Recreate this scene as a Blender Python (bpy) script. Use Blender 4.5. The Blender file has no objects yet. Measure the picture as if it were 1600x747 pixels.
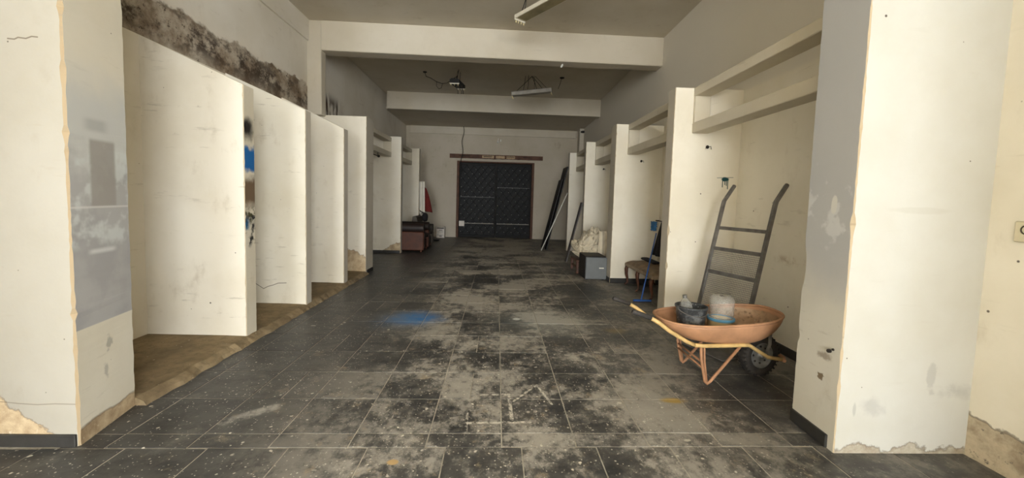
import bpy, math, random
from mathutils import Vector, Matrix, noise as mnoise
random.seed(7)
SC = bpy.context.scene
COL = SC.collection

# ------------------------------------------------------------------ camera
F, VP, ROLL, CAMH, CX, CY = 630.0, (777.0, 310.0), 0.029, 1.5, 800.0, 353.0
vy = Vector(((VP[0]-CX)/F, (CY-VP[1])/F, 1)).normalized()
vz = Vector((ROLL, 1, 0)); vz.z = -(vz.x*vy.x+vz.y*vy.y)/vy.z; vz.normalize()
vx = vz.cross(vy)
if vx.x < 0: vx = -vx
right = Vector((vx.x, vy.x, vz.x)); up = Vector((vx.y, vy.y, vz.y)); fwd = Vector((vx.z, vy.z, vz.z))
cam = bpy.data.cameras.new('camera'); camo = bpy.data.objects.new('camera', cam); COL.objects.link(camo)
m = Matrix((right, up, -fwd)).transposed().to_4x4(); m.translation = (0, 0, CAMH)
camo.matrix_world = m
cam.sensor_fit = 'HORIZONTAL'; cam.sensor_width = 36.0; cam.lens = F/1600*36
cam.shift_y = -(373.5-CY)/1600; cam.clip_start = 0.05
SC.camera = camo

# ------------------------------------------------------------------ world, daylight through the shop opening, exposure
OPEN = (-3.2, 0.5, 0.0, 4.2, -11.5)           # x0, x1, z0, z1, y: shop front opening behind the camera
SIDE = (-9.5, -3.6, 0.0, 4.0)                 # y0, y1, z0, z1: side opening in the right wall behind the camera
w = bpy.data.worlds.new('world'); SC.world = w; w.use_nodes = True
bg = w.node_tree.nodes['Background']; bg.inputs[0].default_value = (0.925, 0.968, 1.0, 1); bg.inputs[1].default_value = 7.0
def portal(name, size, size_y, loc, rot):
    pl = bpy.data.lights.new(name, 'AREA'); pl.shape = 'RECTANGLE'; pl.size = size; pl.size_y = size_y; pl.cycles.is_portal = True
    po = bpy.data.objects.new(name, pl); COL.objects.link(po); po.location = loc; po.rotation_euler = rot
portal('daylight_portal', OPEN[1]-OPEN[0], OPEN[3]-OPEN[2], ((OPEN[0]+OPEN[1])/2, OPEN[4]-.02, (OPEN[2]+OPEN[3])/2), (math.radians(90), 0, 0))
portal('side_daylight_portal', SIDE[3]-SIDE[2], SIDE[1]-SIDE[0], (2.93, (SIDE[0]+SIDE[1])/2, (SIDE[2]+SIDE[3])/2), (0, math.radians(90), 0))
SC.view_settings.view_transform = 'Standard'; SC.view_settings.look = 'None'
SC.view_settings.gamma = 1.0; SC.view_settings.use_curve_mapping = False
SC.view_settings.exposure = 2.3
SC.cycles.use_denoising = True
SC.cycles.max_bounces = 12; SC.cycles.diffuse_bounces = 7; SC.cycles.glossy_bounces = 4; SC.cycles.transmission_bounces = 8

# ------------------------------------------------------------------ material helpers
def lin(r, g=None, b=None):
    f = lambda v: (v/255/12.92) if v/255 <= .04045 else ((v/255+.055)/1.055)**2.4
    return (f(r), f(g), f(b), 1)

class NT:
    def __init__(s, name, rough=.75, spec=.35):
        s.mat = bpy.data.materials.new(name); s.mat.use_nodes = True
        s.t = s.mat.node_tree; s.b = s.t.nodes['Principled BSDF']
        s.b.inputs['Roughness'].default_value = rough; s.b.inputs['Specular IOR Level'].default_value = spec
        g = s.t.nodes.new('ShaderNodeNewGeometry'); s.pos = g.outputs['Position']; s.nrm = g.outputs['Normal']
        sp = s.t.nodes.new('ShaderNodeSeparateXYZ'); s.t.links.new(s.pos, sp.inputs[0]); s.x, s.y, s.z = sp.outputs
    def put(s, sock, v):
        if isinstance(v, bpy.types.NodeSocket): s.t.links.new(v, sock)
        elif v is not None: sock.default_value = v
    def m(s, op, a, b=None, c=None, clamp=False):
        n = s.t.nodes.new('ShaderNodeMath'); n.operation = op; n.use_clamp = clamp
        s.put(n.inputs[0], a); s.put(n.inputs[1], b); s.put(n.inputs[2], c); return n.outputs[0]
    def mul(s, a, b): return s.m('MULTIPLY', a, b)
    def add(s, a, b): return s.m('ADD', a, b)
    def sub(s, a, b): return s.m('SUBTRACT', a, b)
    def mix(s, f, a, b, blend='MIX'):
        n = s.t.nodes.new('ShaderNodeMix'); n.data_type = 'RGBA'; n.blend_type = blend
        s.put(n.inputs[0], f); s.put(n.inputs[6], a); s.put(n.inputs[7], b); return n.outputs[2]
    def rng(s, v, lo, hi, a=0., b=1., smooth=True):
        n = s.t.nodes.new('ShaderNodeMapRange'); n.interpolation_type = 'SMOOTHSTEP' if smooth else 'LINEAR'
        s.put(n.inputs[0], v); n.inputs[1].default_value = lo; n.inputs[2].default_value = hi
        n.inputs[3].default_value = a; n.inputs[4].default_value = b; return n.outputs[0]
    def vec(s, sx=1, sy=1, sz=1, src=None):
        n = s.t.nodes.new('ShaderNodeVectorMath'); n.operation = 'MULTIPLY'
        s.put(n.inputs[0], src or s.pos); n.inputs[1].default_value = (sx, sy, sz); return n.outputs[0]
    def noise(s, scale, detail=5, rough=.55, vec=None, dist=0., off=0.):
        n = s.t.nodes.new('ShaderNodeTexNoise')
        n.noise_dimensions = '4D' if off else '3D'
        s.put(n.inputs['Vector'], vec or s.pos); n.inputs['Scale'].default_value = scale
        n.inputs['Detail'].default_value = detail; n.inputs['Roughness'].default_value = rough; n.inputs['Distortion'].default_value = dist
        if off: n.inputs['W'].default_value = off
        return n.outputs[0]
    def vor(s, scale, feature='F1', vec=None, rnd=1.):
        n = s.t.nodes.new('ShaderNodeTexVoronoi'); n.feature = feature
        s.put(n.inputs['Vector'], vec or s.pos); n.inputs['Scale'].default_value = scale; n.inputs['Randomness'].default_value = rnd
        return n
    def specks(s, scale, radius, keep, vec=None):
        v = s.vor(scale, vec=vec)
        c = s.t.nodes.new('ShaderNodeSeparateColor'); s.t.links.new(v.outputs['Color'], c.inputs[0])
        d = s.rng(v.outputs['Distance'], radius, radius*.6)
        return s.mul(d, s.m('LESS_THAN', c.outputs[0], keep))
    def band(s, v, lo, hi, soft=.02):
        return s.mul(s.rng(v, lo-soft, lo+soft), s.rng(v, hi+soft, hi-soft))
    def blob(s, cx, cy, cz, rx, ry, rz, nz=.0, nscale=6, soft=.35):
        d = None
        for v, c0, r in ((s.x, cx, rx), (s.y, cy, ry), (s.z, cz, rz)):
            if r is None: continue
            q = s.m('POWER', s.m('ABSOLUTE', s.m('DIVIDE', s.sub(v, c0), r)), 2.)
            d = q if d is None else s.add(d, q)
        d = s.m('SQRT', d)
        if nz: d = s.add(d, s.mul(s.sub(s.noise(nscale, 5), .5), nz))
        return s.rng(d, 1.+soft*.5, 1.-soft)
    def stroke(s, a, b, wdt, h=('x', 'y')):
        ax = {'x': s.x, 'y': s.y, 'z': s.z}; u, v = ax[h[0]], ax[h[1]]
        dx, dy = b[0]-a[0], b[1]-a[1]; L2 = dx*dx+dy*dy
        t = s.m('DIVIDE', s.add(s.mul(s.sub(u, a[0]), dx), s.mul(s.sub(v, a[1]), dy)), L2, clamp=True)
        px = s.sub(s.sub(u, a[0]), s.mul(t, dx)); py = s.sub(s.sub(v, a[1]), s.mul(t, dy))
        d = s.m('SQRT', s.add(s.mul(px, px), s.mul(py, py)))
        return s.rng(d, wdt*1.3, wdt*.5)
    def bump(s, h, strength=.3, dist=.01):
        n = s.t.nodes.new('ShaderNodeBump'); n.inputs['Strength'].default_value = strength; n.inputs['Distance'].default_value = dist
        s.put(n.inputs['Height'], h); s.t.links.new(n.outputs[0], s.b.inputs['Normal'])
    def col(s, c): s.put(s.b.inputs['Base Color'], c); return s.mat

def simple(name, rgb, rough=.6, metal=0., var=.15, scale=9, spec=.4, trans=0.):
    n = NT(name, rough, spec); c = lin(*rgb)
    d = tuple(v*(1-var*2) for v in c[:3])+(1,)
    n.b.inputs['Metallic'].default_value = metal
    if trans: n.b.inputs['Transmission Weight'].default_value = trans; n.b.inputs['IOR'].default_value = 1.35
    f = n.rng(n.noise(scale, 6, .6), .3, .75)
    n.bump(n.noise(scale*5, 4), .12, .004)
    return n.col(n.mix(f, c, d))

RAW = lin(172, 152, 120)
def paint(name, rgb, dirt=.75, bare=None, marks=None, rough=.72, specks=True, off=0., bcol=((192, 172, 140), (142, 120, 92), (206, 192, 168))):
    """old wall paint; bare = (height, amplitude, scale) of plaster showing at the foot"""
    n = NT(name, rough, .3)
    base = lin(*rgb); warm = (base[0]*.88, base[1]*.86, base[2]*.81, 1); dk = (base[0]*.62, base[1]*.57, base[2]*.50, 1)
    c = n.mix(n.rng(n.noise(.9, 6, .6, off=off), .35, .72), base, warm)
    c = n.mix(n.mul(n.rng(n.noise(4.5, 8, .65, vec=n.vec(1, 1, .55), off=off+1), .55, .8), dirt), c, dk)
    c = n.mix(n.mul(n.rng(n.noise(22, 6, .7), .62, .8), dirt*.6), c, dk)
    scuff = n.mul(n.rng(n.noise(9, 5, .6, vec=n.vec(.35, .35, 2.2), off=off+3), .60, .68), n.rng(n.noise(2.2, 2, off=off+5), .42, .58))
    c = n.mix(n.mul(scuff, dirt*.45), c, lin(134, 122, 104))
    h = n.mul(n.noise(30, 5, .6), .25)
    if specks:
        sp = n.specks(4.2, .042, .55)
        sp2 = n.specks(9., .05, .22)
        c = n.mix(n.m('MAXIMUM', n.mul(sp, .9), n.mul(sp2, .75)), c, lin(62, 50, 40))
    if bare:
        hh, amp, sc = bare[:3]
        lim = n.add(n.mul(n.sub(n.noise(sc, 7, .6, off=off+2), .5), amp*2), hh)
        if len(bare) > 3: lim = n.add(lim, n.rng(n.x, bare[3], bare[4], bare[5], 0., False))
        f = n.rng(n.sub(lim, n.z), -.006, .006)
        rc = n.mix(n.rng(n.noise(7, 7, .7), .3, .7), lin(*bcol[0]), lin(*bcol[1]))
        rc = n.mix(n.rng(n.noise(26, 4, .7), .6, .75), rc, lin(*bcol[2]))
        edge = n.mul(n.rng(n.m('ABSOLUTE', n.sub(lim, n.z)), .012, .003), .4)
        c = n.mix(f, c, rc); c = n.mix(edge, c, lin(92, 78, 62))
        h = n.sub(n.add(h, n.mul(n.mul(n.noise(18, 6, .7), f), 1.2)), f)
    if marks: c = marks(n, c)
    n.bump(h, .35, .008)
    return n.col(c)

M = {}
CREAM = (220, 213, 198)
M['cream'] = paint('cream_wall_paint', CREAM)
def crack(n, c, pts, h, wd=.004, k=.8):
    f = None
    for a, b in zip(pts[:-1], pts[1:]):
        g = n.stroke(a, b, wd, h); f = g if f is None else n.m('MAXIMUM', f, g)
    return n.mix(n.mul(f, k), c, lin(88, 76, 62))
M['cream2'] = paint('cream_wall_paint_b', (222, 216, 201), off=4., marks=lambda n, c: crack(n, c, [(-3.2, .35), (-3.12, .338), (-3.05, .29), (-2.987, .249), (-2.93, .28), (-2.881, .293), (-2.80, .325), (-2.70, .33)], ('x', 'z'), .005))
M['cream_bare'] = paint('cream_paint_bare_foot', CREAM, bare=(.40, .34, 2.2, -3.0, -2.45, .08), off=2.)
M['cream_bare_low'] = paint('cream_paint_bare_low', (220, 213, 198), bare=(.30, .22, 3.2, -3.1, -2.5, -.34), off=3.)
M['end'] = paint('partition_end_shaded_paint', (190, 183, 170), dirt=.8, off=6.)  # aisle ends: shade put into the colour, darker than the faces
M['plaster_tan'] = paint('bare_tan_plaster', (152, 134, 106), dirt=.9, specks=False)
M['plaster'] = paint('bare_plaster', (188, 172, 146), dirt=.9, specks=False)
M['upper_grey'] = paint('upper_grey_paint', (204, 183, 170), dirt=.45, off=7., specks=True)
M['ceiling'] = paint('ceiling_paint', (198, 190, 174), dirt=.5, off=8., specks=False)
M['beam'] = paint('beam_paint', (192, 184, 168), dirt=.35, off=9., specks=False)
M['back'] = paint('back_wall_paint', (186, 177, 161), dirt=.8, off=10., specks=False)
M['rail'] = paint('rail_paint', (206, 198, 180), dirt=.5, off=11., specks=False)

def m_white(n, c):   # near right pier, front face: cool white greyed down to offset strong light, a few grey scuffs
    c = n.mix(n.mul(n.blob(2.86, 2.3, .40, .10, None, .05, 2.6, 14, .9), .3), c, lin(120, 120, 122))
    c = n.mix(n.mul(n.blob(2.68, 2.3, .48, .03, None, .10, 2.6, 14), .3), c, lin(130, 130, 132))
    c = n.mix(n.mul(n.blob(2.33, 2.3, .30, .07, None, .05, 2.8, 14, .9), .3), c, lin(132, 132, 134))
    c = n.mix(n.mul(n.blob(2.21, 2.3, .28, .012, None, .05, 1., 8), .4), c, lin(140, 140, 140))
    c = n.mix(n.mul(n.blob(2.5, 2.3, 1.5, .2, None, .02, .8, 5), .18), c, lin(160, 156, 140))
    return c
M['white_pier'] = paint('white_pier_dimmed_paint', (198, 198, 193), dirt=.10, bare=(.04, .13, 6.), bcol=((186, 180, 166), (150, 138, 120), (206, 202, 192)), marks=m_white, off=12.)
def m_grey(n, c):    # near right pier, aisle face: grey repaint fading to cream low down
    f = n.rng(n.add(n.z, n.mul(n.sub(n.noise(2.5, 5), .5), .5)), .75, 1.25)
    c = n.mix(n.mul(f, .9), c, lin(172, 172, 172))
    c = n.mix(n.mul(n.rng(n.noise(5, 4), .55, .62), n.band(n.z, 1.25, 1.75, .1)), c, lin(196, 196, 194))
    c = n.mix(n.blob(2.11, 2.45, 1.52, None, .025, .06, .7, 14, .2), c, lin(206, 204, 196))
    c = n.mix(n.mul(n.blob(2.11, 2.43, .56, None, .05, .025, 2.4, 26, .6), .6), c, lin(110, 88, 66))
    c = n.mix(n.blob(2.11, 2.45, .42, None, .03, .02, 3.2, 45, .3), c, lin(120, 104, 84))
    return c
M['grey_pier'] = paint('grey_pier_paint', (204, 200, 188), dirt=.5, marks=m_grey, off=13.)
def m_left_pier(n, c):   # near left pier, aisle face: patch of grey roller paint over cream
    nz = n.mul(n.sub(n.noise(4, 4), .5), .25)
    f = n.mul(n.rng(n.z, .668, .676), n.rng(n.add(n.z, nz), 2.28, 1.95))
    g = n.mix(n.rng(n.noise(3, 4), .4, .6), lin(158, 156, 154), lin(168, 166, 163))
    g = n.mix(n.mul(n.rng(n.add(n.z, n.mul(n.noise(7, 3), .4)), 1.70, 1.95), .8), g, lin(196, 196, 190))
    inner = n.mul(n.mul(n.rng(n.y, 2.47, 2.50), n.rng(n.y, 2.70, 2.67)), n.band(n.z, 1.38, 1.78, .015))
    inner = n.mul(inner, n.rng(n.noise(5, 3), .25, .45))
    pale = n.mul(n.band(n.z, 1.15, 1.74, .04), n.rng(n.noise(6, 3, off=3.), .48, .6))
    g = n.mix(n.mul(pale, .75), g, lin(198, 202, 198))
    g = n.mix(n.mul(inner, .9), g, lin(150, 145, 138))
    g = n.mix(n.mul(n.band(n.z, 1.372, 1.384, .004), .7), g, lin(205, 203, 198))
    g = n.mix(n.mul(n.mul(n.band(n.z, 1.10, 1.125, .012), n.band(n.y, 2.46, 2.66, .03)), .8), g, lin(206, 206, 202))
    g = n.mix(n.mul(n.band(n.z, 1.83, 1.90, .02), n.mul(n.band(n.y, 2.46, 2.62, .04), .5)), g, lin(146, 144, 140))
    c = n.mix(f, c, g)
    c = n.mix(n.mul(n.blob(-2.42, 2.58, .52, None, .022, .05, 2.8, 32, .5), .5), c, lin(120, 116, 108))
    c = n.mix(n.mul(n.blob(-2.42, 2.55, .36, None, .018, .05, 2.8, 32, .5), .45), c, lin(126, 122, 112))
    return c
M['left_pier'] = paint('left_pier_paint', (212, 205, 188), dirt=.35, bare=(.10, .05, 4.), marks=m_left_pier, off=14.)
M['left_pier_front'] = paint('left_pier_front_dimmed_paint', (158, 153, 142), dirt=.35, bare=(.06, .34, 2.2, -2.78, -2.60, .16), off=15., marks=lambda n, c: crack(n, crack(n, c, [(-2.654, 2.282), (-2.62, 2.280), (-2.60, 2.290), (-2.56, 2.286), (-2.53, 2.298), (-2.5, 2.296)], ('x', 'z'), .004), [(-2.80, .262), (-2.7, .252), (-2.6, .246), (-2.5, .252), (-2.39, .25)], ('x', 'z'), .0035, .5))  # front face darkened to offset strong daylight; bare foot and cracks on top
def m_graff(n, c):    # spray paint on the end of the first thin partition
    nz = n.mul(n.sub(n.noise(14, 4), .5), .12); z = n.add(n.z, nz)
    B = lambda lo, hi, s: n.band(z, lo, hi, s)
    ye = n.add(n.y, n.mul(n.sub(n.noise(9, 4, off=2.), .5), .12))
    c = n.mix(n.mul(B(2.02, 2.20, .06), n.rng(ye, 4.24, 4.13)), c, lin(34, 30, 28))
    c = n.mix(B(1.70, 1.93, .03), c, lin(28, 92, 150))
    c = n.mix(n.mul(B(1.36, 1.62, .05), .92), c, lin(88, 64, 38))
    c = n.mix(n.mul(B(1.18, 1.34, .05), n.rng(n.noise(16, 3), .4, .55)), c, lin(70, 66, 40))
    c = n.mix(n.mul(B(1.12, 1.24, .03), n.rng(ye, 4.13, 4.07)), c, lin(24, 84, 118))
    c = n.mix(n.mul(B(.96, 1.30, .04), n.rng(n.noise(11, 4, off=6.), .48, .6)), c, lin(30, 28, 26))
    return c
M['graffiti_end'] = paint('graffiti_end_paint', (206, 198, 180), dirt=.5, marks=m_graff, off=16.)
def m_mold(n, c):     # damp, peeled band on the upper left wall
    lim = n.add(3.41, n.mul(n.sub(n.noise(1.6, 7, .6), .5), .36))
    near = n.rng(n.y, 8.3, 7.9)
    f = n.mul(n.rng(n.sub(lim, n.z), -.015, .015), near)
    rc = n.mix(n.rng(n.noise(2.4, 8, .68), .38, .64), lin(176, 165, 148), lin(112, 94, 74))
    dkm = n.mul(n.rng(n.noise(3.3, 9, .75, vec=n.vec(1, 1, 1.3), off=2.), .46, .58), n.band(n.z, 3.02, 3.36, .14))
    rc = n.mix(n.mul(dkm, .95), rc, lin(52, 40, 30))
    rc = n.mix(n.rng(n.noise(15, 8, .78, off=5.), .56, .62), rc, lin(66, 52, 40))
    c = n.mix(f, c, rc)
    e = n.mul(n.rng(n.m('ABSOLUTE', n.sub(lim, n.z)), .045, .012), near)
    c = n.mix(n.mul(e, n.rng(n.noise(5, 5, off=7.), .42, .55)), c, lin(206, 198, 184))
    drip = n.mul(n.rng(n.noise(9, 5, vec=n.vec(1, 1, .25)), .40, .58), n.mul(n.band(n.y, 7.6, 8.9, .2), n.band(n.z, 2.9, 3.42, .14)))
    return n.mix(drip, c, lin(78, 62, 48))
M['mold'] = paint('damp_upper_paint', (212, 206, 194), dirt=.5, marks=m_mold, off=17., specks=False)
def m_teal(n, c):
    f = n.blob(2.80, 4.9, 1.815, .05, None, .028, .5, 30, .3)
    for dx, L in ((-.03, .09), (.0, .06), (.02, .07), (.036, .11)):
        f = n.m('MAXIMUM', f, n.stroke((2.80+dx, 1.81), (2.80+dx, 1.81-L), .006, ('x', 'z')))
    f = n.m('MAXIMUM', f, n.mul(n.stroke((2.70, 1.83), (2.90, 1.84), .005, ('x', 'z')), .6))
    return n.mix(f, c, lin(16, 62, 66))
M['cream_teal'] = paint('cream_paint_teal_drip', (234, 228, 214), dirt=.3, marks=m_teal, off=18.)
M['cream_right'] = paint('cream_paint_right', (234, 228, 214), dirt=.3, off=19.)
def m_right(n, c):    # right wall: cream inside the bays, greyer paint above; bare plaster patch by the near pier
    f = n.mul(n.rng(n.z, 2.86, 2.92), n.rng(n.y, 2.4, 2.6))
    c = n.mix(n.mul(f, .9), c, lin(214, 208, 196))
    lim = n.add(n.add(.16, n.mul(n.rng(n.y, 1.6, 2.35), .10)), n.mul(n.sub(n.noise(4, 6), .5), .22))
    g = n.mul(n.rng(n.sub(lim, n.z), -.006, .006), n.rng(n.y, 2.5, 2.4))
    rc = n.mix(n.rng(n.noise(8, 7, .7), .35, .7), lin(190, 176, 152), lin(142, 126, 106))
    rc = n.mix(n.rng(n.noise(20, 6, .7), .6, .7), rc, lin(96, 90, 84))
    c = n.mix(g, c, rc)
    c = n.mix(n.mul(n.mul(n.rng(n.m('ABSOLUTE', n.sub(lim, n.z)), .012, .002), n.rng(n.y, 2.5, 2.4)), .7), c, lin(100, 92, 80))
    st = n.mul(n.band(n.z, .93, .99, .03), n.mul(n.band(n.y, 3.0, 4.1, .1), n.rng(n.noise(12, 5), .42, .6)))
    c = n.mix(n.mul(st, .5), c, lin(142, 110, 66))
    return c
M['right_wall'] = paint('right_wall_paint', (228, 222, 208), dirt=.45, marks=m_right, off=20.)
M['bay_wall'] = paint('left_bay_wall_paint', (216, 209, 194), dirt=.5, off=21.)
def m_fixshadow(n, c): return c

def concrete(name, a, b):
    n = NT(name, .9, .2)
    f = n.rng(n.noise(2.2, 8, .65), .3, .7); g = n.rng(n.noise(15, 7, .7), .45, .7)
    c = n.mix(f, lin(*a), lin(*b)); c = n.mix(n.mul(g, .5), c, lin(92, 80, 62))
    c = n.mix(n.rng(n.noise(30, 3), .68, .76), c, lin(196, 184, 160))
    n.bump(n.noise(12, 8, .7), .6, .02); return n.col(c)
M['slab'] = concrete('raw_concrete_floor', (150, 132, 102), (118, 102, 78))
M['pavement'] = concrete('street_paving', (150, 146, 138), (128, 124, 118))
M['grout'] = concrete('dusty_grout', (186, 180, 167), (150, 144, 133))

def tile_material():
    n = NT('slate_floor_tile', .5, .45)
    oi = n.t.nodes.new('ShaderNodeObjectInfo'); rnd = oi.outputs['Random']
    a = n.mix(rnd, lin(58, 58, 58), lin(72, 71, 69))
    c = n.mix(n.rng(n.noise(5, 8, .65, vec=n.vec(1, 1.6, 1)), .35, .7), a, lin(42, 42, 43))
    # dust worn into the middle of the aisle
    cen = n.mul(n.rng(n.x, -1.9, -.3), n.rng(n.x, 2.5, .5, .42, 1.))
    far = n.rng(n.y, 1.8, 9., .85, 1.6)  # more dust farther back, partly replacing missing grazing light
    big = n.noise(1.15, 4, .55); fine = n.noise(11, 8, .78, vec=n.vec(1, .8, 1))
    d0 = n.add(n.add(n.mul(big, .62), n.mul(fine, .62)), n.mul(n.sub(rnd, .5), .08))
    soft = n.rng(n.add(n.mul(big, .75), n.mul(fine, .3)), .40, .70)
    crisp = n.rng(d0, .57, .69)
    dust = n.mul(n.m('ADD', n.mul(soft, .38), n.mul(crisp, .62)), n.mul(cen, far))
    dust = n.m('ADD', dust, n.mul(n.rng(n.noise(3.4, 9, .78, off=3.), .52, .66), .22), clamp=True)
    c = n.mix(n.mul(dust, .92), c, lin(177, 171, 160))
    tan = n.rng(n.noise(6.5, 8, .76, off=8.), .55, .66)
    c = n.mix(n.mul(tan, n.mul(n.rng(n.x, -2.3, -1.2), n.rng(n.x, 2.4, 1.2, .25, .6))), c, lin(154, 138, 114))
    # crisp plaster and paint splashes
    wx = n.rng(n.x, 2.4, .9, .25, 1.)
    for sc, r, k, o in ((15, .16, .34, .95), (34, .22, .30, .9), (7, .14, .16, .8), (60, .28, .25, .7)):
        nv = n.t.nodes.new('ShaderNodeVectorMath'); nv.operation = 'ADD'
        tn = n.t.nodes.new('ShaderNodeTexNoise'); tn.inputs['Scale'].default_value = sc*1.1; tn.inputs['Detail'].default_value = 4
        n.t.links.new(n.pos, tn.inputs['Vector']); n.t.links.new(n.pos, nv.inputs[0])
        n.t.links.new(n.vec(.75/sc, .55/sc, 0, tn.outputs[1]), nv.inputs[1])
        c = n.mix(n.mul(n.mul(n.specks(sc, r, k, vec=nv.outputs[0]), o), n.mul(wx, n.rng(n.noise(1.8, 3, off=sc), .36, .52))), c, lin(196, 190, 176))
    fl = n.rng(n.noise(24, 7, .75, vec=n.vec(.7, 1, 1), off=4.), .64, .69)
    c = n.mix(n.mul(fl, n.mul(.75, wx)), c, lin(186, 176, 156))
    # the marks one can point at: blue spray, yellow patch, chalk strokes, tan lump stain
    b = n.blob(-.95, 4.92, 0, .31, .27, None, 1.3, 6, .9)
    c = n.mix(n.mul(b, n.rng(n.noise(14, 5), .25, .6, .55, 1.)), c, lin(52, 116, 178))
    c = n.mix(n.mul(n.blob(-1.12, 4.85, 0, .34, .34, None, .8, 4, 1.), .35), c, lin(72, 116, 158))
    c = n.mix(n.mul(n.blob(1.38, 2.93, 0, .10, .045, None, .8, 12, .6), .8), c, lin(168, 136, 52))
    c = n.mix(n.mul(n.blob(1.42, 4.55, 0, .14, .10, None, .8, 9, .8), .4), c, lin(160, 140, 84))
    c = n.mix(n.mul(n.blob(.6, 4.9, 0, .6, .55, None, .6, 3, .9), .30), c, lin(176, 182, 178))
    c = n.mix(n.blob(.28, 4.95, 0, .05, .05, None, .5, 20, .4), c, lin(216, 218, 212))
    c = n.mix(n.blob(-.55, 2.2, 0, .035, .025, None, .4, 20, .3), c, lin(176, 148, 104))
    c = n.mix(n.mul(n.mul(n.stroke((-1.72, 2.60), (-1.52, 2.78), .05), n.rng(n.noise(9, 6, .7), .35, .6)), .6), c, lin(186, 182, 172))
    for p, q, wd in (((-.17, 2.60), (.26, 2.62), .014), ((.14, 2.62), (.13, 2.97), .014), ((-.08, 2.99), (.13, 3.0), .012), ((.16, 2.9), (.36, 3.16), .010), ((.36, 3.16), (.44, 2.86), .010), ((-.16, 2.50), (-.17, 2.74), .009)):
        c = n.mix(n.mul(n.mul(n.stroke(p, q, wd), .8), n.rng(n.noise(26, 6, .75), .42, .56)), c, lin(206, 200, 186))
    n.put(n.b.inputs['Roughness'], n.rng(dust, 0., .8, .42, .85, False))
    n.bump(n.add(n.noise(9, 7, .65), n.mul(n.noise(45, 5), .4)), .28, .008)
    return n.col(c)
M['tile'] = tile_material()
M['skirt'] = simple('skirting_slate', (52, 50, 47), .5, var=.2, scale=8)

# ------------------------------------------------------------------ mesh helpers
class MB:
    def __init__(s): s.v = []; s.f = []; s.mi = []; s.sm = []
    def face(s, idx, mi=0, sm=False): s.f.append(tuple(idx)); s.mi.append(mi); s.sm.append(sm)
    def box(s, x0, x1, y0, y1, z0, z1, mi=0, mat=None):
        b = len(s.v); P = [(x0, y0, z0), (x1, y0, z0), (x1, y1, z0), (x0, y1, z0), (x0, y0, z1), (x1, y0, z1), (x1, y1, z1), (x0, y1, z1)]
        if mat: P = [tuple(mat @ Vector(p)) for p in P]
        s.v += P
        for q in ((0, 3, 2, 1), (4, 5, 6, 7), (0, 1, 5, 4), (1, 2, 6, 5), (2, 3, 7, 6), (3, 0, 4, 7)): s.face([b+i for i in q], mi)
        return s
    def bbox(s, x0, x1, y0, y1, z0, z1, c=.006, mi=0, mat=None):
        """box with chamfered edges, as a hull of three inset rings"""
        rings = []
        def ring(z, i):
            a, b_, c_, d_ = x0+i, x1-i, y0+i, y1-i; k = c
            return [(a+k, c_, z), (b_-k, c_, z), (b_, c_+k, z), (b_, d_-k, z), (b_-k, d_, z), (a+k, d_, z), (a, d_-k, z), (a, c_+k, z)]
        for z, i in ((z0, c), (z0+c, 0), (z1-c, 0), (z1, c)): rings.append(ring(z, i))
        return s.loft(rings, mi, False, mat=mat)
    def loft(s, rings, mi=0, sm=True, cap=True, closed=True, mat=None):
        b = len(s.v); n = len(rings[0])
        for r in rings: s.v += [tuple(mat @ Vector(p)) if mat else tuple(p) for p in r]
        for i in range(len(rings)-1):
            for j in range(n if closed else n-1):
                k = (j+1) % n; s.face((b+i*n+j, b+i*n+k, b+(i+1)*n+k, b+(i+1)*n+j), mi, sm)
        if cap:
            s.face([b+j for j in range(n)][::-1], mi); s.face([b+(len(rings)-1)*n+j for j in range(n)], mi)
        return s
    def tube(s, pts, r, n=8, mi=0, rect=None):
        pts = [Vector(p) for p in pts]; rings = []; prev = None
        for i, p in enumerate(pts):
            t = ((pts[min(i+1, len(pts)-1)]-pts[max(i-1, 0)])).normalized()
            a = Vector((0, 0, 1)) if abs(t.z) < .9 else Vector((0, 1, 0))
            if prev is not None: a = prev
            u = (a-t*a.dot(t)).normalized(); prev = u; v = t.cross(u)
            rr = r[i] if isinstance(r, (list, tuple)) else r
            if rect: hu, hv = rect; ring = [p+u*hu+v*hv, p-u*hu+v*hv, p-u*hu-v*hv, p+u*hu-v*hv]
            else: ring = [p+(u*math.cos(2*math.pi*k/n)+v*math.sin(2*math.pi*k/n))*rr for k in range(n)]
            rings.append(ring)
        return s.loft(rings, mi, not rect)
    def lathe(s, prof, n=24, mi=0, mat=None, sm=True, cap=False):
        return s.loft([[(r*math.cos(2*math.pi*k/n), r*math.sin(2*math.pi*k/n), z) for k in range(n)] for r, z in prof], mi, sm, cap, mat=mat)
    def grid(s, fn, nu, nv, mi=0, sm=True):
        b = len(s.v)
        for i in range(nu+1):
            for j in range(nv+1): s.v.append(tuple(fn(i/nu, j/nv)))
        for i in range(nu):
            for j in range(nv): a = b+i*(nv+1)+j; s.face((a, a+nv+1, a+nv+2, a+1), mi, sm)
        return s
    def mesh(s, name, off=(0, 0, 0)):
        me = bpy.data.meshes.new(name); me.from_pydata([(x-off[0], y-off[1], z-off[2]) for x, y, z in s.v], [], s.f)
        me.polygons.foreach_set('material_index', s.mi); me.polygons.foreach_set('use_smooth', s.sm); me.update(); return me

def recalc(me):
    import bmesh
    bm = bmesh.new(); bm.from_mesh(me); bmesh.ops.recalc_face_normals(bm, faces=bm.faces); bm.to_mesh(me); bm.free()

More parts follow.
